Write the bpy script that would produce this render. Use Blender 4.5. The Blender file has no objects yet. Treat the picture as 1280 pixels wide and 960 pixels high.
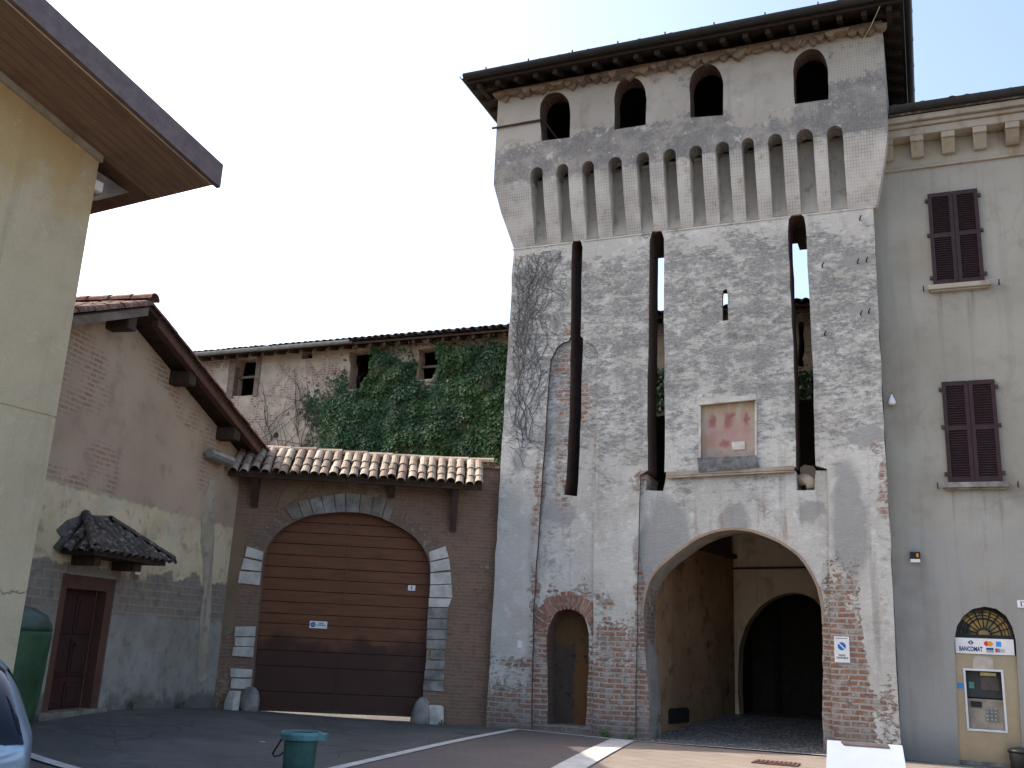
import bpy, bmesh, math, random
from mathutils import Vector, Matrix, noise as mnoise
from mathutils.geometry import tessellate_polygon

S = bpy.context.scene
COL = S.collection
RAD = math.radians

# ------------------------------------------------------------------ camera
FPX = 1230.0
PITCH, ROLL, YAW = RAD(14.84), RAD(2.68), RAD(23.06)
CAM = Vector((0, -18.0, 1.6))
fwd = Vector((-math.sin(YAW) * math.cos(PITCH), math.cos(YAW) * math.cos(PITCH), math.sin(PITCH)))
rt0 = Vector((math.cos(YAW), math.sin(YAW), 0)); up0 = rt0.cross(fwd)
RIGHT = rt0 * math.cos(ROLL) + up0 * math.sin(ROLL)
UP = up0 * math.cos(ROLL) - rt0 * math.sin(ROLL)
cd = bpy.data.cameras.new('camera'); cam = bpy.data.objects.new('camera', cd); COL.objects.link(cam)
mw = Matrix((RIGHT, UP, -fwd)).transposed().to_4x4(); mw.translation = CAM
cam.matrix_world = mw
cd.sensor_fit = 'HORIZONTAL'; cd.sensor_width = 36.0; cd.lens = 36.0 * FPX / 1280.0
cd.clip_start = 0.1; cd.clip_end = 3000
S.camera = cam

# ------------------------------------------------------------------ light
SUN_EL = RAD(38.0)
SUN_H = Vector((-1, 0.03, 0)).normalized()          # azimuth towards the sun
w = bpy.data.worlds.new('World'); S.world = w; w.use_nodes = True
wn = w.node_tree.nodes; wl = w.node_tree.links
bg = wn['Background']; sky = wn.new('ShaderNodeTexSky'); sky.sky_type = 'NISHITA'; sky.sun_disc = False
sky.sun_elevation = SUN_EL; sky.sun_rotation = math.atan2(SUN_H.x, SUN_H.y)
sky.air_density = 1.0; sky.dust_density = 4.5; sky.ozone_density = 1.0
wl.new(sky.outputs[0], bg.inputs[0]); bg.inputs[1].default_value = 0.15
sd = bpy.data.lights.new('sun', 'SUN'); sd.energy = 2.5; sd.angle = RAD(0.5); sd.color = (1.0, 0.93, 0.82)
so = bpy.data.objects.new('sun', sd); COL.objects.link(so)
sdir = Vector((SUN_H.x * math.cos(SUN_EL), SUN_H.y * math.cos(SUN_EL), math.sin(SUN_EL)))
so.rotation_euler = sdir.to_track_quat('Z', 'Y').to_euler(); so.location = sdir * 60
S.view_settings.view_transform = 'Standard'; S.view_settings.look = 'None'
S.view_settings.exposure = 1.5; S.view_settings.gamma = 1.0
S.render.engine = 'CYCLES'
S.cycles.use_denoising = True
S.cycles.max_bounces = 6; S.cycles.diffuse_bounces = 4
S.cycles.caustics_reflective = False; S.cycles.caustics_refractive = False

# ------------------------------------------------------------------ pixel -> place helpers
def ray(x, y): return RIGHT * (x - 640) - UP * (y - 480) + fwd * FPX
def onplane(x, y, p, n):
    d = ray(x, y); return CAM + d * ((p - CAM).dot(n) / d.dot(n))
class Frame:
    """a vertical wall plane: u along it, z up, d out of it"""
    def __init__(s, o, ang, flip=1):
        s.o = Vector(o); a = RAD(ang); s.u = Vector((math.cos(a), math.sin(a), 0)); s.n = Vector((math.sin(a), -math.cos(a), 0)) * flip
    def P(s, u, z, d=0.0): return Vector((s.o.x, s.o.y, 0)) + s.u * u + s.n * d + Vector((0, 0, z))
    def px(s, x, y, d=0.0):
        p = onplane(x, y, s.o + s.n * d, s.n); q = p - s.o; return (q.x * s.u.x + q.y * s.u.y, p.z)
def sstep(t): t = max(0.0, min(1.0, t)); return t * t * (3 - 2 * t)
def zg(x, y):
    z = 0.085 * sstep((y + 10) / 8.0) + 0.28 * math.exp(-((x + 12.2) ** 2 / 6 + (y + 6) ** 2 / 16))
    if -6.2 < x < 0: z += 0.25 * sstep((y - 0.3) / 5.0)
    return z
def gpx(x, y):
    z = 0.05
    for _ in range(6):
        p = onplane(x, y, Vector((0, 0, z)), Vector((0, 0, 1))); z = zg(p.x, p.y)
    return (p.x, p.y)

# ------------------------------------------------------------------ mesh helpers
class MB:
    def __init__(s): s.v = []; s.f = []; s.m = []
    def add(s, pts, faces, mi=0):
        b = len(s.v); s.v += [tuple(p) for p in pts]; s.f += [tuple(b + i for i in f) for f in faces]; s.m += [mi] * len(faces)
    def hexa(s, p, mi=0):      # 4 bottom, 4 top (same winding)
        s.add(p, [(3, 2, 1, 0), (4, 5, 6, 7), (0, 1, 5, 4), (1, 2, 6, 5), (2, 3, 7, 6), (3, 0, 4, 7)], mi)
    def box(s, x0, x1, y0, y1, z0, z1, mi=0):
        s.hexa([(x0, y0, z0), (x1, y0, z0), (x1, y1, z0), (x0, y1, z0), (x0, y0, z1), (x1, y0, z1), (x1, y1, z1), (x0, y1, z1)], mi)
    def fbox(s, F, u0, u1, z0, z1, d0, d1, mi=0):
        P = F.P
        s.hexa([P(u0, z0, d1), P(u1, z0, d1), P(u1, z0, d0), P(u0, z0, d0), P(u0, z1, d1), P(u1, z1, d1), P(u1, z1, d0), P(u0, z1, d0)], mi)
    def prism(s, F, poly, d0, d1, mi=0):    # polygon (u,z) extruded from d0 (back) to d1 (front)
        n = len(poly)
        tri = tessellate_polygon([[Vector((a, b, 0)) for a, b in poly]])
        fr = [F.P(a, b, d1) for a, b in poly]; bk = [F.P(a, b, d0) for a, b in poly]
        fs = [tuple(t) for t in tri] + [tuple(i + n for i in t)[::-1] for t in tri]
        fs += [(i, (i + 1) % n, n + (i + 1) % n, n + i) for i in range(n)]
        s.add(fr + bk, fs, mi)
    def plate(s, F, outer, holes, d0, d1, mi=0, jamb=None):
        loops = [outer] + holes
        flat = [p for l in loops for p in l]
        tri = tessellate_polygon([[Vector((a, b, 0)) for a, b in l] for l in loops])
        n = len(flat)
        fr = [F.P(a, b, d1) for a, b in flat]; bk = [F.P(a, b, d0) for a, b in flat]
        s.add(fr + bk, [tuple(t) for t in tri] + [tuple(i + n for i in t)[::-1] for t in tri], mi)
        for k, l in enumerate(loops):
            m = len(l); a = [F.P(p[0], p[1], d1) for p in l]; b = [F.P(p[0], p[1], d0) for p in l]
            s.add(a + b, [(i, (i + 1) % m, m + (i + 1) % m, m + i) for i in range(m)], mi if (k == 0 or jamb is None) else jamb)
    def tube(s, path, r, n=8, mi=0, caps=True):
        path = [Vector(p) for p in path]; k = len(path); rs = r if isinstance(r, (list, tuple)) else [r] * k
        base = []; ref = None
        for i, p in enumerate(path):
            t = (path[min(i + 1, k - 1)] - path[max(i - 1, 0)]).normalized()
            if ref is None: ref = Vector((0, 0, 1)) if abs(t.z) < .9 else Vector((1, 0, 0))
            a = t.cross(ref).normalized(); b = a.cross(t).normalized(); ref = b
            base += [p + (a * math.cos(2 * math.pi * j / n) + b * math.sin(2 * math.pi * j / n)) * rs[i] for j in range(n)]
        fs = [(i * n + j, i * n + (j + 1) % n, (i + 1) * n + (j + 1) % n, (i + 1) * n + j) for i in range(k - 1) for j in range(n)]
        if caps: fs += [tuple(range(n))[::-1], tuple((k - 1) * n + j for j in range(n))]
        s.add(base, fs, mi)
    def lathe(s, c, prof, n=24, mi=0, sx=1, sy=1):
        c = Vector(c); pts = []
        for r, z in prof: pts += [c + Vector((r * sx * math.cos(2 * math.pi * j / n), r * sy * math.sin(2 * math.pi * j / n), z)) for j in range(n)]
        k = len(prof)
        fs = [(i * n + j, i * n + (j + 1) % n, (i + 1) * n + (j + 1) % n, (i + 1) * n + j) for i in range(k - 1) for j in range(n)]
        if prof[0][0] > 1e-6: fs.append(tuple(range(n))[::-1])
        if prof[-1][0] > 1e-6: fs.append(tuple((k - 1) * n + j for j in range(n)))
        s.add(pts, fs, mi)
    def build(s, name, mats, parent=None, smooth=False, bevel=0.0, recalc=True):
        me = bpy.data.meshes.new(name); me.from_pydata(s.v, [], s.f)
        for m in (mats if isinstance(mats, (list, tuple)) else [mats]): me.materials.append(m)
        me.polygons.foreach_set('material_index', s.m)
        if recalc:
            b = bmesh.new(); b.from_mesh(me); bmesh.ops.recalc_face_normals(b, faces=b.faces); b.to_mesh(me); b.free()
        if smooth: me.polygons.foreach_set('use_smooth', [True] * len(me.polygons))
        me.update(); wall_uv(me)
        o = bpy.data.objects.new(name, me); COL.objects.link(o)
        if parent is not None:
            o.parent = parent
            if parent.type == 'EMPTY': o.location = -parent.location
        if bevel > 0:
            md = o.modifiers.new('bevel', 'BEVEL'); md.width = bevel; md.segments = 2; md.limit_method = 'ANGLE'; md.angle_limit = RAD(40)
        return o
def wall_uv(me):
    uv = me.uv_layers.new(name='UVMap').data; vs = me.vertices; lp = me.loops
    for p in me.polygons:
        n = p.normal
        if abs(n.z) < 0.8:
            t = Vector((-n.y, n.x, 0)).normalized()
            for li in p.loop_indices:
                c = vs[lp[li].vertex_index].co; uv[li].uv = (t.x * c.x + t.y * c.y, c.z)
        else:
            for li in p.loop_indices:
                c = vs[lp[li].vertex_index].co; uv[li].uv = (c.x, c.y)
def thing(name, label, cat, loc, group=None):
    o = bpy.data.objects.new(name, None); COL.objects.link(o); o.location = loc
    o.empty_display_size = 0.2; o['label'] = label; o['category'] = cat
    if group: o['group'] = group
    return o
def tag(o, label, cat, group=None):
    o['label'] = label; o['category'] = cat
    if group: o['group'] = group
    return o
def struct(o): o['kind'] = 'structure'; return o
def rough(poly, amp, step, seed, closed=True):
    """subdivide and jitter an outline so that old masonry has no ruler edges"""
    out = []; n = len(poly)
    for i in range(n if closed else n - 1):
        a = Vector((*poly[i], 0)); b = Vector((*poly[(i + 1) % n], 0)); L = (b - a).length; k = max(1, int(L / step))
        for j in range(k):
            p = a.lerp(b, j / k); q = Vector((p.x * 3.1 + seed, p.y * 3.1, seed * 1.7))
            out.append((p.x + amp * mnoise.noise(q) + .5 * amp * mnoise.noise(q * 3.3), p.y + .6 * amp * mnoise.noise(q + Vector((9, 4, 2)))))
    return out
def smooth(poly, k=3, closed=False):
    """Catmull-Rom through the points of an outline"""
    out = []; n = len(poly)
    for i in range(n if closed else n - 1):
        p0, p1, p2, p3 = [poly[(i + o) % n] if closed else poly[max(0, min(n - 1, i + o))] for o in (-1, 0, 1, 2)]
        for j in range(k):
            t = j / k; out.append(tuple(.5 * (2 * p1[a] + (p2[a] - p0[a]) * t + (2 * p0[a] - 5 * p1[a] + 4 * p2[a] - p3[a]) * t * t + (3 * p1[a] - p0[a] - 3 * p2[a] + p3[a]) * t ** 3) for a in (0, 1)))
    if not closed: out.append(poly[-1])
    return out
def text_obj(s, size, F, u, z, d, mat, parent, thick=0.002, bold=0.0, wscale=1.0, name='lettering'):
    c = bpy.data.curves.new(name, 'FONT'); c.body = s; c.size = size; c.align_x = 'CENTER'; c.align_y = 'CENTER'; c.extrude = thick; c.offset = bold
    t = bpy.data.objects.new('t', c); COL.objects.link(t); dg = bpy.context.evaluated_depsgraph_get(); dg.update()
    me = bpy.data.meshes.new_from_object(t.evaluated_get(dg)); bpy.data.objects.remove(t); bpy.data.curves.remove(c)
    for v in me.vertices:
        x, y, h = v.co; v.co = F.P(u + x * wscale, z + y, d + h)
    me.materials.clear(); me.materials.append(mat); me.name = name
    o = bpy.data.objects.new(name, me); COL.objects.link(o); o.parent = parent
    if parent.type == 'EMPTY': o.location = -parent.location
    return o

# ------------------------------------------------------------------ material helpers
class NM:
    def __init__(s, name):
        s.mat = bpy.data.materials.new(name); s.mat.use_nodes = True; s.t = s.mat.node_tree; s.b = s.t.nodes['Principled BSDF']
        s.b.inputs['Roughness'].default_value = 0.9; s.b.inputs['Specular IOR Level'].default_value = 0.25; s._c = None
    def n(s, ty, **kw):
        x = s.t.nodes.new(ty)
        for k, v in kw.items(): setattr(x, k, v)
        return x
    def put(s, sock, v):
        if isinstance(v, bpy.types.NodeSocket): s.t.links.new(v, sock)
        elif v is not None:
            if sock.type == 'RGBA' and not isinstance(v, (int, float)): v = tuple(v) + ((1,) if len(v) == 3 else ())
            sock.default_value = v
    @property
    def co(s):
        if s._c is None: s._c = s.n('ShaderNodeTexCoord')
        return s._c.outputs['Object']
    @property
    def uv(s): s.co; return s._c.outputs['UV']
    def m(s, op, a, b=None, c=None, clamp=False):
        x = s.n('ShaderNodeMath', operation=op, use_clamp=clamp); s.put(x.inputs[0], a); s.put(x.inputs[1], b); s.put(x.inputs[2], c); return x.outputs[0]
    def vm(s, op, a, b=None):
        x = s.n('ShaderNodeVectorMath', operation=op); s.put(x.inputs[0], a); s.put(x.inputs[1], b); return x.outputs['Value'] if op in ('LENGTH', 'DISTANCE') else x.outputs[0]
    def mix(s, f, a, b, mode='MIX'):
        x = s.n('ShaderNodeMix', data_type='RGBA', blend_type=mode); s.put(x.inputs[0], f); s.put(x.inputs[6], a); s.put(x.inputs[7], b); return x.outputs[2]
    def mr(s, v, a, b, c=0.0, d=1.0, smooth=True):
        x = s.n('ShaderNodeMapRange', interpolation_type='SMOOTHSTEP' if smooth else 'LINEAR'); s.put(x.inputs[0], v)
        for i, q in enumerate((a, b, c, d)): s.put(x.inputs[1 + i], q)
        return x.outputs[0]
    def sc(s, v, k): return s.vm('MULTIPLY', v, k)
    def noise(s, scale, detail=4, rough=.55, vec=None, dist=0.0, col=False):
        x = s.n('ShaderNodeTexNoise'); s.put(x.inputs['Vector'], vec if vec is not None else s.co); x.inputs['Scale'].default_value = scale
        x.inputs['Detail'].default_value = detail; x.inputs['Roughness'].default_value = rough; x.inputs['Distortion'].default_value = dist
        return x.outputs['Color'] if col else x.outputs['Fac']
    def voro(s, scale, vec=None, feat='F1', out='Distance'):
        x = s.n('ShaderNodeTexVoronoi', feature=feat); s.put(x.inputs['Vector'], vec if vec is not None else s.co); x.inputs['Scale'].default_value = scale; return x.outputs[out]
    def ramp(s, f, stops):
        x = s.n('ShaderNodeValToRGB'); s.put(x.inputs[0], f); e = x.color_ramp.elements
        while len(e) < len(stops): e.new(0.5)
        for i, (p, c) in enumerate(stops):
            e[i].position = p; e[i].color = (c, c, c, 1) if isinstance(c, (int, float)) else (*c, 1)
        return x.outputs[0]
    def xyz(s, v=None):
        x = s.n('ShaderNodeSeparateXYZ'); s.put(x.inputs[0], v if v is not None else s.co); return x.outputs
    def brick(s, vec, c1, c2, mo, w=.28, h=.075, ms=.012, off=.5, bias=0.0):
        x = s.n('ShaderNodeTexBrick'); s.put(x.inputs['Vector'], vec); s.put(x.inputs['Color1'], c1); s.put(x.inputs['Color2'], c2); s.put(x.inputs['Mortar'], mo)
        x.inputs['Scale'].default_value = 1.0; x.inputs['Mortar Size'].default_value = ms; x.inputs['Mortar Smooth'].default_value = .3; x.inputs['Bias'].default_value = bias
        x.inputs['Brick Width'].default_value = w; x.inputs['Row Height'].default_value = h; x.offset = off; return x.outputs['Color'], x.outputs['Fac']
    def warp(s, vec, amp, scale):
        c = s.vm('SUBTRACT', s.noise(scale, 2, .5, col=True), (.5, .5, .5)); return s.vm('ADD', vec, s.vm('MULTIPLY', c, (amp, amp, amp)))
    def bump(s, h, strength=.5, dist=.02, nrm=None):
        x = s.n('ShaderNodeBump'); s.put(x.inputs['Height'], h); x.inputs['Strength'].default_value = strength; x.inputs['Distance'].default_value = dist
        if nrm is not None: s.put(x.inputs['Normal'], nrm)
        return x.outputs[0]
    def island(s): return s.n('ShaderNodeNewGeometry').outputs['Random Per Island']
    def mx(s, a, b): return s.m('MAXIMUM', a, b)
    def blob(s, v3, c, r, soft=.25):
        """1 inside the ellipsoid about c with radii r, ragged through the warped coordinate v3"""
        q = s.vm('MULTIPLY', s.vm('SUBTRACT', v3, c), tuple(1.0 / k for k in r)); return s.mr(s.vm('LENGTH', q), 1.0 + soft, 1.0 - soft)
    def rect(s, x, a, b, soft): return s.m('MULTIPLY', s.mr(x, a - soft, a + soft), s.mr(x, b - soft, b + soft, 1.0, 0.0))
    def done(s, col=None, nrm=None, rough=None):
        if col is not None: s.put(s.b.inputs['Base Color'], col)
        if nrm is not None: s.put(s.b.inputs['Normal'], nrm)
        if rough is not None: s.put(s.b.inputs['Roughness'], rough)
        return s.mat
def simple(name, col, rough=.6, metal=0.0, var=.18, scale=6.0, bump=0.0):
    k = NM(name); n = k.noise(scale, 6, .6)
    c = k.mix(k.mr(n, .3, .7), tuple(x * (1 - var) for x in col), tuple(min(1, x * (1 + var)) for x in col))
    k.b.inputs['Metallic'].default_value = metal
    return k.done(c, k.bump(k.noise(scale * 6, 4), .3, bump) if bump else None, rough)

# ------------------------------------------------------------------ materials
BR1, BR2, MORT = (.35, .165, .095), (.255, .13, .085), (.42, .385, .335)
def tower_mat():
    k = NM('old_tower_plaster'); co = k.co; X, Y, Z = k.xyz()[:3]
    wv = k.warp(co, .35, 2.2); wv2 = k.warp(wv, .16, 9.0)
    big = k.noise(.55, 4); mid = k.m('ADD', k.m('MULTIPLY', k.noise(1.7, 6, .6, k.sc(co, (1, 1, 1.6)), .4), .5), k.m('MULTIPLY', k.noise(5.5, 8, .68, k.sc(co, (.75, 1, 1.9)), .6), .5)); fine = k.noise(11, 6, .65, k.sc(co, (1, 1, 1.5))); grain = k.noise(60, 3, .6)
    # plaster
    c = k.mix(k.mr(big, .35, .65), (.65, .625, .56), (.51, .485, .43))
    c = k.mix(k.mr(k.noise(1.7, 6, .6), .5, .72, 0, .55), c, (.50, .44, .36))
    c = k.mix(k.mr(k.noise(4.2, 6, .62), .52, .66, 0, .6), c, (.74, .73, .685))
    # grey lichen and soot, in bands of height
    zone = k.ramp(k.m('MULTIPLY', k.m('ADD', Z, k.mr(big, .2, .8, -.5, .5)), 1 / 14.0),
                  [(0.0, .05), (.22, .22), (.33, .40), (.40, .62), (.66, .70), (.70, .22), (.79, .16), (.815, .92), (.865, .88), (.90, .12), (1.0, .10)])
    lich = k.m('ADD', k.m('MULTIPLY', mid, .84), k.m('MULTIPLY', k.noise(10, 7, .7, k.sc(co, (.8, 1, 1.6)), .4), .42))
    lich = k.mr(k.m('ADD', lich, k.m('MULTIPLY', zone, .44)), .83, .97)
    lich2 = k.m('MULTIPLY', lich, k.mr(k.noise(26, 6, .75, k.sc(co, (.7, 1, 1.3))), .30, .58, .30, 1.0))
    c = k.mix(k.m('MULTIPLY', k.mr(k.noise(.9, 7, .65), .5, .7), .4), c, (.36, .315, .25))
    c = k.mix(k.m('MULTIPLY', lich2, .9), c, k.mix(k.mr(k.noise(2.0, 5), .35, .65), (.15, .152, .147), (.25, .25, .235)))
    sp = k.m('MULTIPLY', k.mr(k.noise(17, 6, .75, k.sc(co, (.8, 1, 1.5)), .6), .54, .64), k.m('ADD', k.m('MULTIPLY', lich, .65), k.m('MULTIPLY', zone, .35)))
    c = k.mix(k.m('MULTIPLY', sp, .75), c, (.075, .073, .07))
    sp2 = k.m('MULTIPLY', k.mr(k.noise(.8, 6, .65, k.sc(co, (1.6, 1, .7))), .50, .66), k.mr(k.noise(8, 7, .72, k.sc(co, (.8, 1, 1.7)), .5), .47, .6))
    c = k.mix(k.m('MULTIPLY', sp2, k.mr(Z, 10, 8.5, 0, .6)), c, (.13, .125, .12))
    # smooth cement repairs
    rep = None
    for (x, y, rx, rz) in [(1062, 650, .30, 1.05), (835, 672, .42, .75), (915, 650, .26, .30), (1012, 640, .22, .22), (1085, 545, .35, .14), (806, 700, .22, .8), (1072, 326, .26, .16), (1078, 388, .24, .14), (648, 575, .12, .22), (700, 640, .35, .22)]:
        u, z = TF.px(x, y); b_ = k.blob(wv2, (u, 0, z), (rx, 3, rz), .18); rep = b_ if rep is None else k.mx(rep, b_)
    c = k.mix(k.m('MULTIPLY', rep, .85), c, k.mix(k.noise(5, 5), (.29, .285, .27), (.37, .36, .335)))
    # smooth clean render round the crown windows
    # rust and damp streaks below the string course
    st = k.noise(1.0, 4, .6, k.sc(co, (5.5, 1, .55)))
    stz = k.m('MULTIPLY', k.rect(Z, 3.55, 4.35, .3), k.rect(X, -4.0, -2.0, .15))
    c = k.mix(k.m('MULTIPLY', k.m('MULTIPLY', k.mr(st, .48, .66), stz), .6), c, (.30, .18, .11))
    c = k.mix(k.m('MULTIPLY', k.mr(k.noise(1.0, 5, .6, k.sc(co, (3.2, 1, .25))), .56, .70), .45), c, (.25, .235, .215))
    # exposed brick
    zb = k.m('MULTIPLY', k.ramp(k.m('MULTIPLY', k.m('ADD', X, 8.0), 1 / 8.0),
                 [(0.0, .26), (.115, .27), (.13, .52), (.25, .56), (.27, .42), (.375, .47), (.40, .58), (.44, .56), (.78, .62), (.80, .74), (.865, .60), (.885, .20), (1.0, .14)]), 4.0)
    low = k.mr(k.m('ADD', k.m('SUBTRACT', zb, Z), k.m('ADD', k.mr(k.noise(1.3, 5), .25, .75, -.75, .75), k.mr(fine, .3, .7, -.5, .5))), -.06, .06)
    for (x, y, rx, rz) in [(704, 590, .22, .7), (705, 480, .18, .8), (727, 500, .10, .6), (718, 412, .26, .2), (800, 602, .2, .22), (1104, 610, .10, .55), (1010, 585, .16, .22), (645, 828, .4, .12), (756, 750, .22, .12), (672, 620, .10, .8), (798, 740, .07, .7), (816, 420, .13, 1.2), (1098, 560, .12, .1), (666, 740, .08, .5)]:
        u, z = TF.px(x, y); low = k.mx(low, k.m('MULTIPLY', k.blob(wv2, (u, 0, z), (rx, 3, rz), .3), k.mr(k.noise(7, 4), .38, .52)))
    buv = k.warp(k.warp(k.uv, .045, 2.2), .015, 14)
    bc, bf = k.brick(buv, BR1, BR2, MORT, .29, .092, .019)
    bn = k.noise(5, 5, .65)
    bc = k.mix(k.mr(bn, .46, .62, 0, .9), bc, k.mix(fine, (.48, .45, .40), (.34, .31, .27))); bc = k.mix(k.mr(k.noise(8, 4), .55, .7, 0, .7), bc, (.12, .095, .08))
    bc = k.mix(k.mr(Z, .1, .8, .55, 0.0), bc, (.17, .14, .12))
    c = k.mix(low, c, bc)
    c = k.mix(k.mr(Z, -.05, .35, .45, 0.0), c, (.13, .125, .115))
    c = k.mix(k.mr(grain, .35, .65, 0, .22), c, (.16, .155, .15))
    h = k.m('ADD', k.m('MULTIPLY', mid, .7), k.m('MULTIPLY', fine, .45)); h = k.m('ADD', h, k.m('MULTIPLY', grain, .12))
    h = k.m('SUBTRACT', h, k.m('MULTIPLY', low, k.m('ADD', .25, k.m('MULTIPLY', bf, .5))))
    return k.done(c, k.bump(h, .8, .035), .95)
def rib_mat():
    k = NM('netted_plaster'); X, Y, Z = k.xyz()[:3]
    c = k.mix(k.mr(k.noise(1.6, 5), .35, .65), (.62, .595, .545), (.49, .465, .42))
    c = k.mix(k.mr(k.noise(3.0, 6, .65), .55, .75, 0, .55), c, (.42, .32, .21)); c = k.mix(k.mr(k.noise(6, 7, .7), .52, .72, 0, .55), c, (.24, .22, .195))
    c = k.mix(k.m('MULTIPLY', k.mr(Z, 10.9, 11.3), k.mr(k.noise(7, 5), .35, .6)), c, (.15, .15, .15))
    d = k.warp(k.co, .03, 1.5); dx, dy, dz = k.xyz(d)[:3]
    g = k.mx(k.mr(k.m('PINGPONG', dx, .026), .003, .010, 1, 0), k.mr(k.m('PINGPONG', dz, .03), .003, .010, 1, 0))
    c = k.mix(k.m('MULTIPLY', g, k.mr(k.noise(1.6, 5), .35, .65, .15, .5)), c, (.17, .16, .15))
    return k.done(c, k.bump(k.noise(14, 5), .4, .01), .95)
def brickwork(name, c1, c2, mo, w=.26, h=.075, ms=.012, grime=.5, plaster=None, pth=.6, warm=None):
    k = NM(name); buv = k.warp(k.warp(k.uv, .04, 2.2), .012, 14)
    bc, bf = k.brick(buv, c1, c2, mo, w, h, ms)
    bc = k.mix(k.mr(k.noise(1.4, 5), .4, .7, 0, .6), bc, warm or mo); bc = k.mix(k.mr(k.noise(6, 5, .65), .5, .72, 0, grime), bc, (.09, .075, .065))
    bc = k.mix(k.mr(k.noise(17, 4), .5, .7, 0, .4), bc, tuple(x * 1.15 for x in mo))
    hgt = k.m('MULTIPLY', bf, -.6)
    if plaster:
        ms_ = k.mr(k.m('ADD', k.noise(.8, 6, .6), k.mr(k.noise(6, 4), .3, .7, -.08, .08)), pth, pth + .03)
        pc = k.mix(k.mr(k.noise(2.5, 6), .35, .65), plaster, tuple(x * .75 for x in plaster)); bc = k.mix(ms_, bc, pc); hgt = k.m('ADD', hgt, ms_)
    hgt = k.m('ADD', hgt, k.noise(22, 5))
    return k.done(bc, k.bump(hgt, .7, .02), .95)
def stucco(name, a, b, stain, st=.5, scale=1.0, bumpd=.006):
    k = NM(name); co = k.co
    c = k.mix(k.mr(k.noise(.5 * scale, 5), .35, .65), a, b); c = k.mix(k.mr(k.noise(2.2 * scale, 7, .62), .5, .75, 0, st), c, stain)
    c = k.mix(k.mr(k.noise(1.0, 5, .6, k.sc(co, (2.5, 2.5, .2))), .54, .72, 0, st * .8), c, stain); c = k.mix(k.mr(k.noise(55, 3), .4, .7, 0, .14), c, tuple(x * .5 for x in a))
    return k.done(c, k.bump(k.m('ADD', k.noise(9, 6), k.m('MULTIPLY', k.noise(70, 3), .4)), .5, bumpd), .92)
def tile_mat(name, c1, c2, c3, lichen=.5):
    k = NM(name); r = k.island()
    c = k.ramp(r, [(0.0, c1), (.35, c2), (.62, c3), (.8, c1), (1.0, c2)])
    c = k.mix(k.mr(k.noise(3.5, 6, .65), .45, .68, 0, lichen), c, (.16, .15, .13)); c = k.mix(k.mr(k.noise(14, 5), .5, .7, 0, .5), c, (.42, .38, .31))
    return k.done(c, k.bump(k.noise(30, 4), .4, .006), .9)
def wood_mat(name, a, b, rough=.7, axis=(1, 1, .12), scale=9):
    k = NM(name); n = k.noise(scale, 7, .65, k.sc(k.co, axis)); c = k.mix(k.mr(n, .3, .7), a, b); c = k.mix(k.mr(k.noise(1.5, 5), .5, .75, 0, .5), c, tuple(x * .5 for x in a))
    return k.done(c, k.bump(n, .35, .006), rough)

TF = Frame((0, 0, 0), 0)
M = {}
M['tower'] = tower_mat(); M['rib'] = rib_mat()
M['crown'] = None
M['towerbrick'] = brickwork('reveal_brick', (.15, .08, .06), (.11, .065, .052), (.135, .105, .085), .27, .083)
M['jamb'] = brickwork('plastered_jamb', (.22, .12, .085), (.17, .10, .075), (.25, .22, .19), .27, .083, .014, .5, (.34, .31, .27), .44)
M['soot'] = brickwork('sooty_reveal', (.13, .06, .042), (.085, .047, .037), (.12, .10, .085), .27, .083)  # darker brick for the crown window reveals
M['gatebrick'] = brickwork('gate_wall_brick', (.265, .145, .095), (.205, .118, .082), (.235, .175, .13), .25, .068, .014, .55, (.33, .24, .16), .62, (.20, .125, .09))
M['ivywall'] = brickwork('ruined_brick', (.30, .16, .11), (.22, .13, .10), (.42, .38, .33), .27, .085, .016, .35, (.47, .41, .33), .45)
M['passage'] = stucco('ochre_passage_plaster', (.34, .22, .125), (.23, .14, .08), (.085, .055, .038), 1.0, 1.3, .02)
M['creamin'] = stucco('pale_inner_plaster', (.74, .62, .45), (.60, .49, .34), (.30, .19, .12), .7)
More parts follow.
